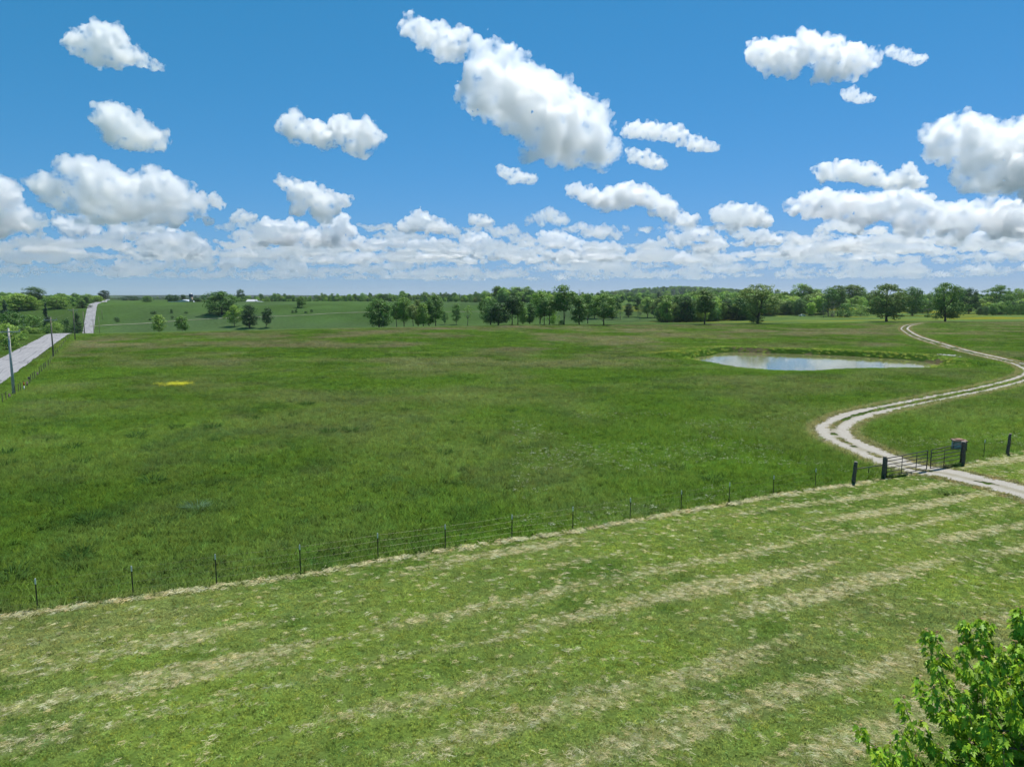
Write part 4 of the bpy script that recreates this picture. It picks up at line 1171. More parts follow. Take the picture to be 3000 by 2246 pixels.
# --- second grove
T_(1437, 874, 0, 62, 'round', 'mid', 'hazy green tree at the back left of the second grove', 350)
T_(1460, 887, 0, 78, 'round', 'dark', 'big dark round tree at the front left of the second grove', 316)
T_(1500, 866, 0, 52, 'high', 'dark', 'tall dark tree on a thin trunk in the second grove', 318)
T_(1517, 871, 0, 42, 'high', 'mid', 'tall tree right beside the dark one in the second grove', 322)
T_(1532, 900, 0, 28, 'tall', 'lime', 'bright yellow green drooping tree in the second grove', 345)
T_(1552, 888, 0, 34, 'tall', 'mid', 'weeping dark green tree right of the bright drooping one', 370)
T_(1582, 852, 0, 62, 'oval', 'lime', 'tall pale lime tree behind the second grove', 400)
T_(1594, 875, 0, 40, 'high', 'mid', 'dark topped tree on a very thin trunk before the pale lime tree', 318)
T_(1609, 873, 0, 46, 'high', 'mid', 'second thin trunked tree before the pale lime tree', 322)
T_(1621, 911, 0, 32, 'shrub', 'lime', 'low bright leafy small tree right of the thin trunks', 365)
T_(1652, 836, 0, 64, 'high', 'mid', 'tallest tree of the middle row with a long dark trunk', 322)
T_(1645, 938, 0, 20, 'shrub', 'mid', 'small bush at the foot of the tallest middle tree', 318, cat='shrub')
T_(1697, 868, 0, 44, 'tall', 'mid', 'tree dense to the ground with a grey bare top', 322)
T_(1696, 846, 0, 24, 'gray', 'gray', 'bare grey tree top rising behind the dense tree', 350, name='tree')
T_(1742, 866, 933, 46, 'oval', 'light', 'pale tree standing back in the glade, its trunk in shade')
T_(1722, 862, 0, 40, 'oval', 'mid', 'tree behind and left of the pale glade tree', 470)
T_(1769, 862, 953, 64, 'oval', 'mid', 'full crowned tree on a clear trunk with shadow at its foot')
T_(1793, 900, 936, 24, 'tall', 'dark', 'dark low tree right behind the full crowned tree')
T_(1807, 872, 930, 27, 'high', 'mid', 'thin trunked tree at the left of the yellow flower patch')
T_(1817, 888, 937, 20, 'sparse', 'lime', 'sparse pale sapling in front of the yellow flower patch')
T_(1841, 887, 929, 24, 'tall', 'dark', 'small dark oval tree right of the yellow flower patch')
T_(1869, 871, 928, 24, 'high', 'dark', 'dark tree with high crown left of the near wood')
T_(1875, 893, 937, 20, 'sparse', 'olive', 'thin pale sapling in front of the dark high-crowned tree')
T_(1897, 871, 930, 42, 'oval', 'light', 'pale rounded tree at the left edge of the near wood')
T_(1919, 893, 930, 30, 'oval', 'dark', 'small dark tree beside the yellow streak at the near wood')
T_(1955, 866, 0, 44, 'tall', 'light', 'pale tall tree at the front of the near wood', 440)
T_(1985, 862, 0, 50, 'tall', 'mid', 'dense mid green tree at the front of the near wood', 455)
T_(2012, 866, 0, 46, 'tall', 'dark', 'dark green tree at the front of the near wood', 440)
T_(2064, 850, 951, 64, 'high', 'olive', 'solitary oak with straight dark trunk in the right pasture')
T_(2220, 833, 948, 112, 'spread', 'olive', 'big spreading tree with forked leaning trunks left of the far track')
T_(2216, 917, 948, 40, 'shrub', 'olive', 'low leafy suckers around the foot of the big forked tree', cat='shrub')
# --- right side
T_(2343, 832, 896, 44, 'high', 'light', 'tall light tree with rounded top left of the far right grove')
T_(2369, 841, 902, 24, 'high', 'olive', 'slim tree on a long trunk in the far right grove')
T_(2379, 848, 898, 26, 'high', 'mid', 'slim darker tree third in the far right grove')
T_(2390, 847, 900, 30, 'high', 'light', 'slim pale tree fourth in the far right grove')
T_(2425, 843, 0, 44, 'oval', 'mid', 'tree behind the grey thicket on the right', 560)
T_(2452, 836, 0, 46, 'oval', 'olive', 'tall feathery tree behind the grey thicket', 570)
T_(2494, 834, 895, 52, 'high', 'olive', 'open crowned tree above the gap with the pale field')
T_(2523, 846, 884, 34, 'oval', 'light', 'small rounded tree beyond the open crowned one')
T_(2412, 886, 930, 20, 'sparse', 'dark', 'dead looking leaning thin tree left of the grey thicket', lean=-0.05)
T_(2440, 881, 929, 40, 'gray', 'gray', 'grey twiggy bush in the right thicket', cat='shrub')
T_(2473, 890, 929, 46, 'shrub', 'mid', 'dense green bush right of the grey twiggy one', cat='shrub')
T_(2522, 896, 927, 48, 'shrub', 'light', 'paler bush between the thicket and the big locust', cat='shrub')
T_(2597, 832, 942, 116, 'skirt', 'olive', 'huge low branching tree at the top of the gravel track')
T_(2672, 843, 925, 58, 'round', 'mid', 'dark rounded tree between the two largest right trees')
T_(2718, 882, 924, 26, 'sparse', 'gray', 'small grey sparse tree left of the twin trunked giant')
T_(2769, 828, 942, 96, 'skirt', 'mid', 'twin trunked giant tree right of the gravel track')
T_(2838, 846, 919, 46, 'round', 'dark', 'dark tree with broad shadow right of the twin trunked giant')
T_(2917, 834, 0, 60, 'spread', 'mid', 'flat topped tree above the far right wood', 600)
T_(2952, 868, 918, 42, 'round', 'mid', 'round tree low to the ground near the right edge')
T_(2995, 858, 911, 40, 'round', 'olive', 'tree cut by the right edge of the view')
T_(2975, 845, 0, 40, 'spread', 'light', 'pale umbrella shaped tree near the right edge', 620)
# --- left of the road
T_(172, 868, 0, 50, 'round', 'light', 'light round tree at the back of the mown clearing', 535)
T_(137, 883, 0, 26, 'cedar', 'blue', 'dark blue green pine on the mown clearing', 380)
T_(18, 875, 0, 34, 'cedar', 'blue', 'purplish dark cedar at the left edge before the wood', 420)
T_(103, 841, 0, 46, 'oval', 'dark', 'tall dark tree poking above the left wood', 560)
T_(60, 861, 0, 62, 'round', 'light', 'wide pale green tree in front of the left wood', 520)
T_(98, 871, 0, 40, 'round', 'lime', 'bright green tree right of the wide pale one', 525)
T_(246, 880, 0, 40, 'cedar', 'dark', 'dark cedar beside the far road', 545)
T_(259, 868, 0, 28, 'cedar', 'dark', 'second dark cedar, higher up beside the far road', 630)
T_(290, 866, 0, 30, 'round', 'lime', 'lime green round tree left of the far road top', 780)
T_(310, 851, 0, 32, 'round', 'blue', 'big dark tree at the top of the far road', 1120)
T_(200, 935, 0, 34, 'shrub', 'dark', 'dark bush left of the third utility pole', 330, cat='shrub')
T_(226, 912, 0, 32, 'cedar', 'dark', 'dark cedar clump beside the bare topped pole', 450)
T_(437, 867, 0, 30, 'round', 'mid', 'green tree in the far field right of the last road stretch', 900)
T_(384, 868, 0, 56, 'shrub', 'blue', 'low dark copse on the far field edge', 1050)
T_(502, 863, 0, 20, 'round', 'dark', 'dark tree left of the grey barn', 900)
T_(519, 864, 0, 18, 'round', 'dark', 'second dark tree left of the grey barn', 920)
T_(541, 863, 0, 14, 'oval', 'dark', 'small dark tree behind the grey barn', 930)
T_(583, 873, 0, 26, 'round', 'dark', 'dark tree hard against the right side of the silo', 805)
T_(708, 848, 0, 22, 'round', 'dark', 'dark round treetop above the white shed wood', 1000)

# --- woods that read as one mass
def far_crown(kind, i):
    me = TREES[kind][i][1].copy(); me.materials[0] = M['foliage_far']; return me
WK = [('round', 0, 'mid'), ('round', 1, 'dark'), ('round', 2, 'light'), ('oval', 0, 'mid'), ('oval', 1, 'olive'), ('high', 0, 'light'), ('tall', 0, 'dark'), ('shrub', 0, 'mid'), ('oval', 2, 'lime')]
C_WOOD = hidden_collection('wood_tree', [far_crown(k_, i_) for k_, i_, _ in WK])
WT = np.array([TONE[t_] for _, _, t_ in WK]) * 1.15
def wood(name, spans, seed):
    """spans: (x0, x1, Y0, Y1, count, top px at x0, top px at x1, jitter px)"""
    rg = np.random.default_rng(seed); P = []; S = []; Rz = []; pk = []
    for x0, x1, Y0, Y1, n, t0, t1, jit in spans:
        for _ in range(n):
            x = rg.uniform(x0, x1); f = rg.random(); Yd = Y0 + (Y1 - Y0) * f; p = at_depth(x, Yd)
            top = t0 + (t1 - t0) * (x - x0) / (x1 - x0) + rg.uniform(0, abs(jit)) + (1 - f) * jit * 0.9
            h = rg.uniform(8, 15) if jit < 0 else min(max(px_height(x, top, p), 3.5), 21.0); k_ = rg.choice(len(WK), p=[.15, .10, .15, .13, .13, .08, .08, .10, .08])
            R = TREES[WK[k_][0]][0][2]; w = h * rg.uniform(0.55, 1.0)
            if ROAD_A - w * 0.55 - 2 < road_off(p[0], p[1]) < ROAD_B + 12: continue
            P.append(p - (0, 0, 0.6)); S.append((w / (2 * R), w / (2 * R), h)); Rz.append(rg.uniform(0, 6.28)); pk.append(k_)
    scatter(name, np.array(P), C_WOOD, np.array(Rz), np.array(S), vary(WT[np.array(pk)], rg, 0.12), np.array(pk), seed)
wood('distant_wood', [(565, 1440, 830, 930, 330, 862, 856, 16), (620, 1440, 930, 1200, 260, 858, 850, 12), (1050, 1250, 900, 960, 24, 846, 850, 12), (1390, 1660, 800, 900, 130, 848, 848, 16), (1455, 1560, 800, 860, 34, 831, 836, 14), (1600, 1900, 780, 900, 130, 852, 854, 14),
                      (1420, 2400, 1000, 1500, 260, 848, 848, 12), (400, 700, 1500, 2600, 90, 864, 862, 6)], 11)
wood('near_wood', [(1935, 2090, 440, 520, 90, 862, 858, 24), (2080, 2200, 480, 580, 80, 850, 848, 22), (2180, 2340, 560, 680, 80, 850, 856, 20), (2000, 2330, 640, 900, 150, 846, 850, 14)], 12)
wood('right_wood', [(2290, 2430, 560, 640, 12, 852, 854, 16), (2400, 2560, 640, 720, 12, 850, 854, 18), (2330, 3060, 720, 900, 260, 852, 850, 16), (2660, 2760, 600, 680, 12, 852, 850, 20), (2850, 3080, 560, 640, 70, 866, 862, 18), (2560, 2660, 600, 680, 10, 850, 850, 18)], 13)
wood('left_wood', [(-120, 130, 530, 640, 120, 857, 855, 20), (130, 235, 545, 640, 40, 864, 868, 18), (-120, 320, 620, 860, 330, 850, 858, 14), (130, 300, 640, 780, 80, 862, 868, 14), (226, 262, 560, 680, 22, 886, 880, 20), (262, 305, 640, 800, 30, 868, 870, 12)], 14)
wood('hill_wood', [(1760, 2260, 2450, 3000, 900, 852, 852, -1)], 15)
# roadside thicket, dense low growth left of the paved road
rg = np.random.default_rng(21); P = []; S = []; Rz = []; pk = []
for i_ in range(900):
    s_ = rg.uniform(105, 330); q = ROAD_A - 3.2 - (abs(rg.normal(0, 1)) * (5 + s_ * 0.045) if i_ < 480 else rg.uniform(4, 75))
    if i_ >= 480: s_ = rg.uniform(150, 400)
    x, y = s_ * ROAD_DIR[0] + q * ROAD_PERP[0], s_ * ROAD_DIR[1] + q * ROAD_PERP[1]
    h = rg.uniform(1.4, 3.6) * (0.6 + 0.75 * min(1, (ROAD_A - q) / 20)); w = h * rg.uniform(0.9, 1.5); R = 0.62
    P.append((x, y, float(zg(x, y)) - 0.3)); S.append((w / (2 * R), w / (2 * R), h)); Rz.append(rg.uniform(0, 6.28)); pk.append(rg.integers(0, 4))
C_THICK = hidden_collection('thicket_bush', [far_crown('shrub', i) for i in range(3)])
TT = np.array([TONE[t_] for t_ in ('mid', 'light', 'lime', 'light')])[np.array(pk)]
scatter('roadside_thicket', np.array(P), C_THICK, np.array(Rz), np.array(S), vary(TT, rg, 0.12), np.array(pk) % 3, 22)
for x_, top_, Yd_, w_, tn_, lb_ in ((12, 950, 175, 70, 'light', 'bush at the left edge behind the nearest pole'), (40, 915, 260, 70, 'mid', 'tall bush mass left of the lone pole'), (92, 925, 270, 60, 'mid', 'rounded bush right of the lone pole'), (160, 945, 250, 36, 'light', 'bush behind the second utility pole')):
    T_(x_, top_, 0, w_, 'shrub', tn_, lb_, Yd_, cat='shrub')

# ------------------------------------------------------------------ tussocks in the pasture
def tussock_mesh(seed, n=110, h0=0.22, h1=0.55):
    rg = np.random.default_rng(seed); B = []
    for k_ in range(n):
        a = rg.uniform(0, 6.283); r = 0.32 * math.sqrt(rg.random()); h = rg.uniform(h0, h1); ln = rg.uniform(0.1, 0.45)
        p = np.array((math.cos(a) * r, math.sin(a) * r, -0.05)); q = np.array((math.cos(a), math.sin(a), 0)); q = unit(q + rg.normal(0, 0.4, 3) * (1, 1, 0))
        B.append([p, p + q * ln * 0.35 + (0, 0, h * 0.7), p + q * ln + (0, 0, h)])
    V, F, C = strips(B, seed, 0.03); return V, F, C
TUS = []
for i in range(4):
    V, F, C = tussock_mesh(300 + i); nr = sward_normals(V); nr[:, :2] *= 1.4; TUS.append(shade_mesh('tussock', V, F, C, M['tussock'], nr))
tus_px = [(81, 1223), (87, 1264), (155, 1284), (16, 1325), (14, 1358), (236, 1350), (411, 1264), (399, 1276), (212, 1307), (448, 1408), (507, 1435), (260, 1520), (476, 1528), (171, 1465), (740, 1223), (635, 1286), (858, 1211),
          (627, 1248), (517, 1248), (40, 1690), (845, 1300), (228, 1625), (1340, 1233), (1333, 1318), (1424, 1288), (1305, 1325), (1892, 1320), (1027, 1256), (963, 1260), (1193, 1195), (690, 1345), (2085, 1405), (1985, 1370), (1690, 1335), (900, 1180), (1500, 1200), (1110, 1420)]
for i, (x, y) in enumerate(tus_px):
    p = ground_pt(x, y + 8); o = obj('grass_tussock', TUS[i % 4], None, p, i * 1.7); s_ = 1.05 + 0.7 * ((i * 37) % 10) / 10
    if (x, y) in ((448, 1408), (40, 1690), (16, 1325)): s_ *= 1.5
    o.scale = (s_ * 1.15, s_ * 1.15, s_ * 0.8); o.color = (0.036, 0.078, 0.018, 1)
    tag(o, 'dark green tussock of coarse grass standing out in the pasture', 'grass clump', 'dark tussocks dotted over the pasture')
p = ground_pt(577, 1492); o = obj('thistle', TUS[1], None, p); o.scale = (1.7, 1.7, 1.1); o.color = (0.080, 0.145, 0.080, 1)
tag(o, 'pale blue green thistle clump in the left pasture', 'plant')
p = ground_pt(2790, 1447); o = obj('weed_clump', TUS[2], None, p); o.scale = (2.6, 1.1, 0.85); o.color = (0.075, 0.130, 0.032, 1)
tag(o, 'strip of uncut weeds at the near edge of the gravel drive', 'plant')
p = ground_pt(2978, 1328); o = obj('dock_plant', TUS[3], None, p); o.scale = (1.3, 1.3, 0.6); o.color = (0.085, 0.190, 0.025, 1)
tag(o, 'bright green broad weed right of the lone wooden post', 'plant')
# clumps along the far bank of the pond
rg = np.random.default_rng(31); bank = [(2060 + 0, 1046)] 
P = []; S = []; Rz = []; col = []
for _ in range(900):
    i = rg.integers(0, len(POND)); t = rg.random(); q = POND[i] * (1 - t) + POND[(i + 1) % len(POND)] * t; nrm_ = unit(q - POND.mean(0)); far = q[1] > 146 - 0.35 * (q[0] - 40)
    d_ = abs(rg.normal(0, 1)) * (2.8 if far else 1.6) + 0.35; x, y = q + nrm_ * d_
    if not far and rg.random() < 0.6: continue
    P.append((x, y, float(zg(x, y)))); s_ = rg.uniform(0.5, 1.1) * (1.0 if far else 0.35); S.append((s_ * 1.5, s_ * 1.5, s_)); Rz.append(rg.uniform(0, 6.28)); col.append((0.105, 0.185, 0.025) if rg.random() < 0.55 else (0.18, 0.23, 0.045))
C_BANK = hidden_collection('bank_clump', protos('tall', 3, 400))
scatter('pond_bank_grass', np.array(P), C_BANK, np.array(Rz), np.array(S) * 1.3, vary(np.array(col), rg, 0.2), None, 33)

# ------------------------------------------------------------------ young maple by the camera
def maple():
    rg = np.random.default_rng(77)
    base = np.array((10.9, 12.6, float(zg(10.9, 12.6)))); root = tag(empty('maple_tree', base), 'young maple with glossy lobed leaves and reddish shoot tips at the lower right corner', 'tree')
    # one lobed leaf (flat fan, slightly cupped), stalk at the origin, tip along +x
    ol = [(0.0, 0.0), (0.02, 0.16), (0.16, 0.44), (0.26, 0.20), (0.40, 0.30), (0.66, 0.46), (0.58, 0.17), (0.76, 0.16), (1.08, 0.0)]
    ol = ol + [(x, -y) for x, y in ol[-2:0:-1]]
    LV = np.array([(x, y, -0.16 * x * x - 0.10 * abs(y)) for x, y in ol] + [(0.42, 0.0, 0.02)]); m = len(ol); LF = np.array([((i + 1) % m, i, m) for i in range(m)])
    tips_px = [(2715, 1844, 12.6), (2741, 1854, 12.4), (2823, 1811, 12.9), (2874, 1813, 12.5), (2890, 1818, 13.0), (2989, 1781, 12.7), (2820, 1888, 11.7), (2743, 1934, 11.6), (2694, 1984, 12.0), (2646, 2045, 11.5), (2520, 2123, 11.8), (2565, 2184, 11.2), (2606, 2175, 11.6),
               (2881, 1927, 11.2), (2905, 1942, 11.5), (2943, 1900, 11.9), (2733, 2012, 11.0), (2821, 2017, 10.9), (2902, 2090, 10.6), (2960, 2010, 10.8), (2975, 1880, 12.3), (2860, 1990, 12.2), (2780, 2080, 11.4), (2700, 2110, 11.2), (2640, 2140, 10.9), (2940, 2150, 10.4), (2840, 2170, 10.5), (2760, 2190, 10.7), (2680, 2215, 10.8), (2990, 1950, 11.4)]
    tips = []
    for x, y, Yd in tips_px:
        dx, fy, dz = ray(x, y); t = Yd / fy; tips.append(np.array((dx * t, Yd, CAM_H + dz * t)))
    for _ in range(64):                       # the rest of the crown, outside the view
        a = rg.uniform(0, 6.283); z = rg.uniform(2.4, 7.2); R_ = 2.9 * math.sqrt(max(0.03, 1 - ((z - 3.8) / 4.1) ** 2)) * rg.uniform(0.6, 1)
        q = base + (math.cos(a) * R_, math.sin(a) * R_, z)
        pxx = q[0] / q[1] * FPX + IW / 2
        dz = (CAM_H - q[2]) / max(q[1], 0.1)
        if q[1] > 8 and pxx < 2960 and dz < 0.665 and math.cos(a) < 0.4: continue
        tips.append(q)
    bt = MB(); bt.tube([(0, 0, -0.3), (0.05, 0, 1.5), (0.0, 0.05, 3.2), (0.05, 0, 5.2), (0, 0, 6.9)], [0.15, 0.12, 0.095, 0.055, 0.015], 9)
    obj('trunk', bt.mesh('trunk', M['bark_pale'], True), root)
    V = []; F = []; C = []; Nn = []; RV = []; RF = []; RC = []; RN = []; bb = MB(); n0 = 0; n1 = 0
    def add_leaf(p, yaw, pitch, roll, s, young):
        nonlocal n0, n1
        cyw, syw, cp_, sp_ = math.cos(yaw), math.sin(yaw), math.cos(pitch), math.sin(pitch)
        X_ = np.array((cyw * cp_, syw * cp_, sp_)); Y_ = np.array((-syw, cyw, 0.0)); Z_ = np.cross(X_, Y_)
        Y2 = Y_ * math.cos(roll) + Z_ * math.sin(roll); Z2 = np.cross(X_, Y2)
        q = p + s * (LV[:, :1] * X_ + LV[:, 1:2] * Y2 + LV[:, 2:3] * Z2)
        sh = float(np.clip(rg.normal(1.0, 0.26), 0.5, 1.7)); hue = rg.normal(0.02, 0.11)
        if young:
            RV.append(q); RF.append(LF + n1); n1 += len(q); RC.append(np.tile((sh, sh, sh, 1), (len(q), 1))); RN.append(np.tile(Z2, (len(q), 1)))
        else:
            V.append(q); F.append(LF + n0); n0 += len(q); C.append(np.tile((sh * (1 + hue), sh, sh * (1 - hue), 1), (len(q), 1))); Nn.append(np.tile(Z2, (len(q), 1)))
    for ti, tip in enumerate(tips):
        vis = ti < len(tips_px); loc = tip - base; zb = max(1.6, loc[2] - rg.uniform(1.5, 2.6)); s0 = np.array((0, 0, zb)); hor = loc * (1, 1, 0)
        m1 = s0 + hor * 0.62 + (0, 0, (loc[2] - zb) * 0.30); m2 = s0 + hor * 0.93 + (0, 0, (loc[2] - zb) * 0.68)
        P = spline([s0, m1, m2, loc], 0.06); L = len(P)
        bb.tube(P[::max(1, L // 8)], np.linspace(0.035, 0.006, len(P[::max(1, L // 8)])), 5, False)
        nl = int(170 + 40 * rg.random())
        for j in range(nl):
            f = rg.uniform(0.34, 1.0) ** 0.8; q = P[min(L - 1, int(f * (L - 1)))]; yaw = rg.uniform(0, 6.283)
            pet = rg.uniform(0.03, 0.15) * (1.25 - 0.85 * f) + 0.02
            q2 = q + (math.cos(yaw) * pet, math.sin(yaw) * pet, rg.uniform(-0.04, 0.05))
            add_leaf(q2, yaw, rg.uniform(-1.2, -0.35), rg.normal(0, 0.35), rg.uniform(0.085, 0.145) * (1.12 - 0.4 * max(0, f - 0.6)), False)
        for j in range(3):
            yaw = rg.uniform(0, 6.283); add_leaf(P[-1] + (0, 0, 0.02 * j), yaw, rg.uniform(-0.6, 0.9), rg.normal(0, 0.4), rg.uniform(0.04, 0.065), True)
        for sd_ in range(1 if vis else 3):                   # side shoots
            f = rg.uniform(0.4, 0.75); q = P[int(f * (L - 1))]; a = rg.uniform(0, 6.283); e = q + (math.cos(a) * 0.30, math.sin(a) * 0.30, rg.uniform(0.4, 0.75))
            bb.tube([q, (q + e) / 2 + (0, 0, -0.05), e], [0.012, 0.009, 0.004], 4, False)
            for j in range(40):
                g = rg.uniform(0.2, 1); qq = q + (e - q) * g; yaw = rg.uniform(0, 6.283); pet = rg.uniform(0.03, 0.13)
                add_leaf(qq + (math.cos(yaw) * pet, math.sin(yaw) * pet, rg.uniform(-0.04, 0.04)), yaw, rg.uniform(-1.05, -0.15), rg.normal(0, 0.35), rg.uniform(0.065, 0.115), False)
    obj('branches', bb.mesh('branches', M['bark_pale'], True), root)
    def build(nm, V, F, C, Nn, colr):
        V = np.concatenate(V); me = shade_mesh(nm, V, np.concatenate(F), np.concatenate(C), M['foliage'], unit(np.concatenate(Nn) + RNG.normal(0, 0.15, V.shape)))
        o = obj(nm, me, root); o.color = (*colr, 1); return o
    tag(build('leaves', V, F, C, Nn, (0.345, 0.52, 0.034)), kind='stuff')
    tag(build('new_leaves', RV, RF, RC, RN, (0.34, 0.22, 0.11)), kind='stuff')
    print('maple leaves', len(V), len(RV))
maple()

# ------------------------------------------------------------------ clouds (real scattering bodies at their real distance and size)
BASE_H = 1300.0
def cloud_material(name, mfp, rm):
    m, nt, out = new_mat(name)
    v = nt.nodes.new('ShaderNodeVolumeScatter')
    v.inputs['Color'].default_value = (1, 1, 1, 1); v.inputs['Anisotropy'].default_value = 0.75
    tc = nt.nodes.new('ShaderNodeTexCoord'); nz = noise_node(nt, 1.3 / rm, 6.0, 0.62, tc.outputs['Object'])   # ragged vapour
    nt.links.new(maprange(nt, nz.outputs[0], 0.425, 0.68, 0.0, 1.0 / mfp), v.inputs['Density'])
    nt.links.new(v.outputs[0], out.inputs['Volume'])
    return m

_tex = {}
ico = bmesh.new(); bmesh.ops.create_icosphere(ico, subdivisions=1, radius=1.0)
IV1 = np.array([v.co[:] for v in ico.verts]); IF1 = np.array([[v.index for v in f.verts] for f in ico.faces]); ico.free()
def puff_tex(kind, size):
    if (kind, size) not in _tex:
        t = bpy.data.textures.new(f'puff_{kind}_{size}', kind); t.noise_scale = size
        if kind == 'CLOUDS': t.noise_depth = 4; t.noise_type = 'HARD_NOISE'
        _tex[(kind, size)] = t
    return _tex[(kind, size)]

def cloud_mesh(spheres, vox, seed, bill=1.0, debris=1.0):
    """spheres: (x, y, z, r) lobes in metres -> billowed closed surface"""
    rg = np.random.default_rng(seed); V = []; F = []; n = 0
    def put(c, r, small=False):
        nonlocal n
        a_, f_ = (IV1, IF1) if small else (IV, IFc)
        V.append(a_ * r + c); F.append(f_ + n); n += len(a_)
    rm = float(np.mean([s_[3] for s_ in spheres]))
    sp = [np.array(q, float) for q in spheres]
    for i, q in enumerate(list(sp)):            # bridge neighbouring lobes
        ds = sorted(((np.linalg.norm(q[:3] - w[:3]), j) for j, w in enumerate(spheres) if j != i))[:2]
        for d_, j in ds:
            w = np.array(spheres[j], float)
            if d_ < (q[3] + w[3]) * 1.6: sp.append(np.r_[(q[:3] + w[:3]) / 2, (q[3] + w[3]) * 0.44])
    for x, y, z, r in sp:
        c = np.array((x, y, z)); put(c, r * 0.95)
        for _ in range(12):
            d = unit(rg.normal(0, 1, 3)); d[2] = d[2] * 0.7 + 0.2; d = unit(d); rr = r * rg.uniform(0.22, 0.44); q = c + d * r * rg.uniform(0.78, 1.0); put(q, rr)
            for _ in range(3):
                e = unit(rg.normal(0, 1, 3) + d); put(q + e * rr * 0.9, rr * rg.uniform(0.25, 0.5), True)
        for _ in range(int(6 * debris)):
            d = unit(rg.normal(0, 1, 3) * (1, 1, 0.6)); put(c + d * r * rg.uniform(1.02, 1.3), r * rg.uniform(0.05, 0.15), True)
    V = np.concatenate(V); F = np.concatenate(F)
    zf = V[:, 2].min() + rm * 0.35; V[:, 2] = np.where(V[:, 2] < zf, zf + (V[:, 2] - zf) * 0.45, V[:, 2])
    o = bpy.data.objects.new('cloud_build', mesh('cloud_build', V, F)); COL.objects.link(o)
    r_ = o.modifiers.new('r', 'REMESH'); r_.mode = 'VOXEL'; r_.voxel_size = vox
    for kd, sz, st in (('CLOUDS', rm * 0.75, 0.36), ('CLOUDS', rm * 0.22, 0.18)):
        d_ = o.modifiers.new('d', 'DISPLACE'); d_.texture = puff_tex(kd, round(sz, 1)); d_.strength = st * rm * bill; d_.mid_level = 0.35; d_.texture_coords = 'LOCAL'
    dg = bpy.context.evaluated_depsgraph_get(); me = bpy.data.meshes.new_from_object(o.evaluated_get(dg))
    bpy.data.objects.remove(o); return me

K = IW / 2212.0
def cloud(lobes, base_y, label, mfp_k=0.13, depth=0.5, dist=None, vox_px=2.0, seed=None):
    """lobes (x, y, r) traced on the 2212 px wide proof of the photograph; the flat base gives the distance"""
    cx_ = np.mean([l[0] for l in lobes]) * K
    dx, fy, dz = ray(cx_, base_y * K)
    D = dist or BASE_H / (dz / math.hypot(dx, fy))
    rg = np.random.default_rng(seed or int(cx_ * 7 + base_y)); sp = []
    ref = None
    for x, y, r in lobes:
        a, b_, c_ = ray(x * K, y * K); hd = math.hypot(a, b_)
        R = 1.12 * r * K / math.sqrt(a * a + b_ * b_ + c_ * c_) * D * math.sqrt(1 + (c_ / hd) ** 2)
        dd = D + rg.uniform(-1, 1) * depth * R
        sp.append((a / hd * dd, b_ / hd * dd, CAM_H + c_ / hd * dd, R))
    sp = np.array(sp); org_ = np.array((sp[:, 0].mean(), sp[:, 1].mean(), sp[:, 2].min()))
    sp[:, :3] -= org_
    vox = max(vox_px * K / FPX * D, 6.0); rm = sp[:, 3].mean()
    me = cloud_mesh(sp, vox, int(cx_), 1.0); me.name = 'cloud'
    me.materials.append(cloud_material('cloud_vapour', (mfp_k * 0.72) * rm + 5, rm)); me.polygons.foreach_set('use_smooth', np.ones(len(me.polygons), bool))
    o = obj('cloud', me, None, org_); tag(o, label, 'cloud'); 
    print('cloud', label[:30], 'D', int(D), 'faces', len(me.polygons))
    return o
cloud([(1062, 128, 42), (1040, 180, 44), (1095, 195, 62), (1150, 215, 62), (1205, 235, 58), (1255, 280, 58), (1195, 285, 60), (1230, 325, 38), (1290, 330, 36), (1130, 250, 42), (1025, 232, 22), (1085, 235, 40), (1285, 245, 28), (1320, 322, 24), (1165, 255, 50)], 362, 'largest white cumulus towering over the middle of the sky')
cloud([(1372, 340, 14), (1398, 345, 18), (1425, 356, 15), (1360, 328, 10)], 368, 'small cloud tail at the lower right of the largest cumulus', 0.16)
cloud([(888, 58, 22), (915, 74, 26), (945, 85, 30), (972, 98, 30), (960, 115, 20), (1000, 72, 16), (868, 60, 10), (990, 120, 14)], 135, 'cloud touching the upper left of the largest cumulus', 0.15)
cloud([(1636, 118, 26), (1680, 112, 32), (1740, 100, 32), (1795, 112, 32), (1845, 122, 28), (1885, 128, 20), (1715, 150, 20), (1785, 155, 24), (1660, 145, 18), (1840, 160, 18)], 182, 'broad cumulus alone in the upper right sky', 0.11)
cloud([(1835, 205, 15), (1862, 212, 13), (1882, 214, 8)], 224, 'small shred under the broad upper right cumulus', 0.2)
cloud([(1925, 112, 11), (1950, 120, 14), (1980, 132, 13), (1997, 126, 8)], 150, 'small shred right of the broad upper right cumulus', 0.22)
cloud([(165, 92, 24), (205, 82, 28), (245, 88, 30), (285, 120, 22), (325, 140, 13), (352, 147, 8), (205, 120, 24), (250, 125, 22)], 156, 'highest cumulus in the upper left sky', 0.11)
cloud([(228, 255, 26), (258, 262, 34), (305, 288, 32), (335, 300, 24), (285, 305, 26), (358, 306, 10), (240, 290, 22)], 334, 'rounded cumulus below the highest left one', 0.13)
cloud([(612, 275, 18), (640, 265, 24), (685, 285, 26), (735, 275, 28), (788, 286, 28), (760, 315, 22), (785, 335, 13), (640, 300, 16), (815, 295, 16), (700, 310, 18)], 352, 'two humped cumulus left of the largest one', 0.12)
cloud([(1368, 282, 18), (1410, 285, 20), (1455, 290, 20), (1500, 310, 18), (1530, 318, 14), (1548, 318, 8)], 330, 'flat elongated cloud right of the largest cumulus', 0.16)
cloud([(1085, 370, 13), (1112, 380, 17), (1148, 388, 12)], 396, 'small flat cloud below the largest cumulus', 0.2)
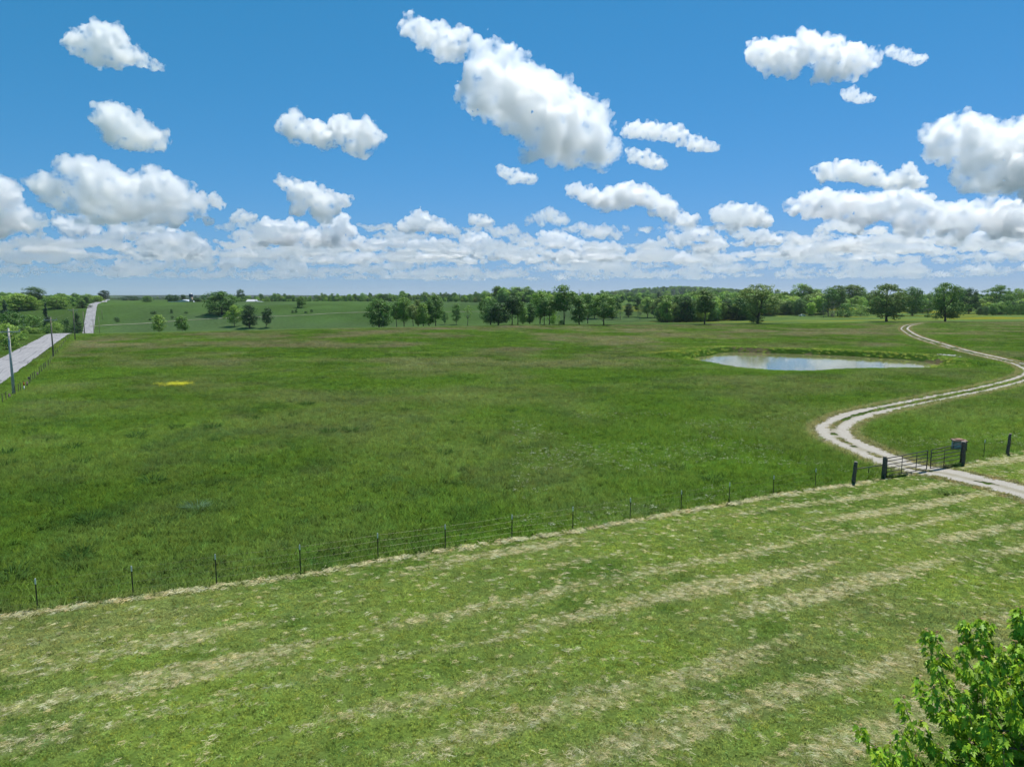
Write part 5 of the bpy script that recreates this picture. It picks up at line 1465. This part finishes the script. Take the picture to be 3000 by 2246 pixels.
cloud([(1240, 412, 17), (1285, 428, 22), (1340, 425, 28), (1388, 420, 25), (1425, 445, 24), (1462, 468, 20), (1495, 480, 14), (1310, 440, 20)], 492, 'slanting cumulus low right of the largest one', 0.11)
cloud([(95, 400, 28), (160, 372, 32), (205, 385, 38), (255, 415, 44), (325, 405, 40), (385, 420, 36), (425, 445, 26), (320, 445, 42), (200, 435, 36), (130, 420, 30), (260, 455, 30), (370, 460, 32), (140, 445, 20), (300, 470, 20)], 486, 'wide flat based cumulus low in the left sky')
cloud([(460, 432, 14), (478, 442, 10), (450, 478, 11)], 486, 'small puff at the right end of the wide left cumulus', 0.2)
cloud([(-20, 420, 40), (25, 460, 32), (60, 475, 26), (0, 485, 28), (-70, 440, 60), (75, 500, 16)], 502, 'cumulus cut by the left edge of the sky', 0.1)
cloud([(610, 392, 14), (640, 404, 18), (672, 415, 22), (708, 418, 12), (690, 445, 25), (645, 450, 18), (745, 435, 15), (700, 468, 18)], 480, 'stacked small cumulus left of centre above the horizon', 0.13)
cloud([(575, 500, 26), (615, 505, 28), (655, 500, 22), (720, 500, 26), (760, 515, 20), (742, 478, 15), (558, 520, 16), (690, 520, 18)], 532, 'wide cumulus under the stacked small ones', 0.11)
cloud([(2035, 290, 34), (2080, 272, 34), (2118, 300, 40), (2165, 312, 40), (2210, 298, 48), (2055, 325, 34), (2125, 355, 48), (2195, 365, 52), (2085, 380, 28), (2265, 345, 55), (2010, 335, 16), (2150, 395, 30), (2240, 400, 40)], 420, 'big towering cumulus at the right edge of the sky')
cloud([(1785, 372, 22), (1825, 368, 24), (1875, 378, 24), (1918, 395, 16), (1962, 372, 17), (1980, 395, 18)], 412, 'flat cumulus left of the big right one', 0.12)
cloud([(1555, 462, 18), (1590, 462, 24), (1630, 470, 24), (1655, 482, 14)], 492, 'rounded low cumulus in the middle right sky', 0.12)
cloud([(1715, 445, 20), (1765, 440, 30), (1815, 445, 34), (1870, 455, 34), (1925, 440, 32), (1980, 450, 34), (2040, 470, 34), (2100, 470, 32), (2160, 470, 38), (2230, 480, 44), (1850, 480, 26), (1960, 485, 28), (2070, 495, 24)], 512, 'long heaped cloud bank below the big right cumulus', 0.10)
cloud([(875, 488, 17), (908, 478, 22), (945, 488, 18), (985, 500, 10)], 504, 'small cumulus just left of centre low in the sky', 0.14)
cloud([(1022, 474, 12), (1045, 478, 14), (1062, 482, 8)], 488, 'tiny puff low in the centre of the sky', 0.2)
cloud([(520, 466, 13), (545, 470, 10), (505, 474, 9)], 482, 'small puff between the left and stacked cumulus', 0.22)

LOW = [
    ([(128, 478, 17), (183, 484, 20), (257, 505, 20), (312, 500, 20), (367, 510, 18), (414, 518, 16), (440, 530, 12), (160, 505, 16), (220, 520, 14)], 548, 'long ragged cumulus under the wide left one'),
    ([(22, 555, 15), (73, 545, 17), (114, 558, 15), (50, 562, 12)], 574, 'low cumulus above the far left wood'),
    ([(258, 570, 9), (272, 574, 8)], 582, 'tiny low puff above the far road'),
    ([(502, 563, 13), (528, 570, 12), (480, 572, 10)], 583, 'low cumulus above the grey barn'),
    ([(513, 540, 11), (522, 548, 10)], 556, 'single low puff above the cloud over the barn'),
    ([(557, 548, 12), (590, 550, 13), (623, 547, 14), (660, 542, 12), (690, 540, 14)], 560, 'flat low cumulus left of centre under the wide one'),
    ([(601, 574, 9), (630, 576, 10), (655, 575, 9)], 587, 'thin low cloud above the white shed'),
    ([(735, 560, 12), (765, 556, 14), (790, 566, 11)], 576, 'low cumulus above the lone far field tree'),
    ([(810, 526, 13), (850, 520, 17), (890, 522, 18), (930, 530, 16), (968, 536, 14)], 550, 'broad low cumulus over the first grove'),
    ([(1005, 520, 15), (1042, 520, 19), (1078, 540, 14), (1020, 542, 15)], 558, 'rounded low cumulus over the gap between the groves'),
    ([(1175, 512, 13), (1212, 514, 17), (1250, 534, 15), (1300, 540, 16), (1340, 550, 11)], 561, 'sloping low cumulus over the middle row of trees'),
    ([(1108, 548, 12), (1148, 552, 13), (1128, 534, 10)], 567, 'small low cumulus over the second grove'),
    ([(1493, 508, 17), (1526, 506, 18), (1556, 528, 15), (1470, 525, 12)], 545, 'domed low cumulus over the wooded hill'),
    ([(1620, 512, 13), (1650, 510, 15), (1682, 520, 10)], 527, 'flat low cumulus over the big forked tree'),
    ([(1416, 546, 13), (1440, 556, 11), (1482, 556, 12), (1528, 562, 14)], 577, 'lowest cumulus right above the wooded hill'),
    ([(1700, 534, 11), (1735, 538, 12), (1768, 533, 13)], 549, 'low flat cumulus over the far right grove'),
    ([(1834, 530, 15), (1870, 536, 14), (1810, 540, 11)], 553, 'low cumulus left of the huge low branching tree'),
    ([(1930, 528, 13), (1975, 534, 14), (2010, 540, 12)], 554, 'low cumulus over the huge low branching tree'),
    ([(2075, 520, 15), (2118, 516, 17), (2150, 528, 13), (2195, 534, 15)], 548, 'low cumulus over the right edge trees'),
]
for lb_, by_, nm_ in LOW: cloud(lb_, by_, nm_, 0.15, vox_px=1.8)

# heaped clouds receding to the horizon, too many to count
PR = []
for i in range(7):
    rg = np.random.default_rng(500 + i); sp = []
    for _ in range(int(rg.integers(9, 15))):
        u = rg.uniform(-1, 1); v = rg.uniform(-1, 1); hgt = (1 - 0.7 * u * u) * rg.uniform(0.25, 1.0) * rg.uniform(150, 420); r = rg.uniform(110, 210) * (1 - 0.45 * abs(u))
        sp.append((u * 750, v * 380, hgt * 0.8, r))
    PR.append(cloud_mesh(np.array(sp), 34, 500 + i)); PR[-1].materials.append(None)
def bank(name, spans, mfp, seed):
    ms = []
    mt = cloud_material('far_vapour', mfp, 170.0)
    for p_ in PR:
        q = p_.copy(); q.materials[0] = mt; q.polygons.foreach_set('use_smooth', np.ones(len(q.polygons), bool)); ms.append(q)
    c = hidden_collection(name + '_form', ms); rg = np.random.default_rng(seed); P = []; S = []; Rz = []
    for a0, a1, d0, d1, n, s0, s1 in spans:
        for _ in range(n):
            az = math.radians(rg.uniform(a0, a1)); d = math.sqrt(rg.uniform(d0 * d0, d1 * d1)); s_ = rg.uniform(s0, s1)
            P.append((math.sin(az) * d, math.cos(az) * d, BASE_H + rg.uniform(-60, 60))); S.append((s_ * rg.uniform(0.8, 1.4), s_ * rg.uniform(0.8, 1.3), s_ * rg.uniform(0.7, 1.2))); Rz.append(-az + rg.normal(0, 0.35))
    scatter(name, np.array(P), c, np.array(Rz), np.array(S), None, None, seed)
bank('cloud_field', [(-52, -38, 12000, 20000, 8, 0.4, 0.9), (38, 52, 11000, 20000, 8, 0.4, 0.9), (-48, -4, 13000, 20000, 26, 0.25, 0.65), (-10, 50, 13000, 20000, 62, 0.25, 0.75), (-52, 52, 20000, 30000, 330, 0.4, 1.0)], 40.0, 41)
bank('horizon_cloud_field', [(-52, 52, 29000, 62000, 440, 0.6, 1.4)], 95.0, 42)

# ------------------------------------------------------------------ haze
b = MB(); b.box((0, 3500, 46), (21000, 21000, 150))
hm_, nt, out = new_mat('haze_air')
pv = nt.nodes.new('ShaderNodeVolumePrincipled'); pv.inputs['Color'].default_value = (0.80, 0.90, 1.0, 1); pv.inputs['Density'].default_value = 0.00004; pv.inputs['Anisotropy'].default_value = 0.3
nt.links.new(pv.outputs[0], out.inputs['Volume'])
tag(obj('haze', b.mesh('haze', hm_)), kind='stuff')
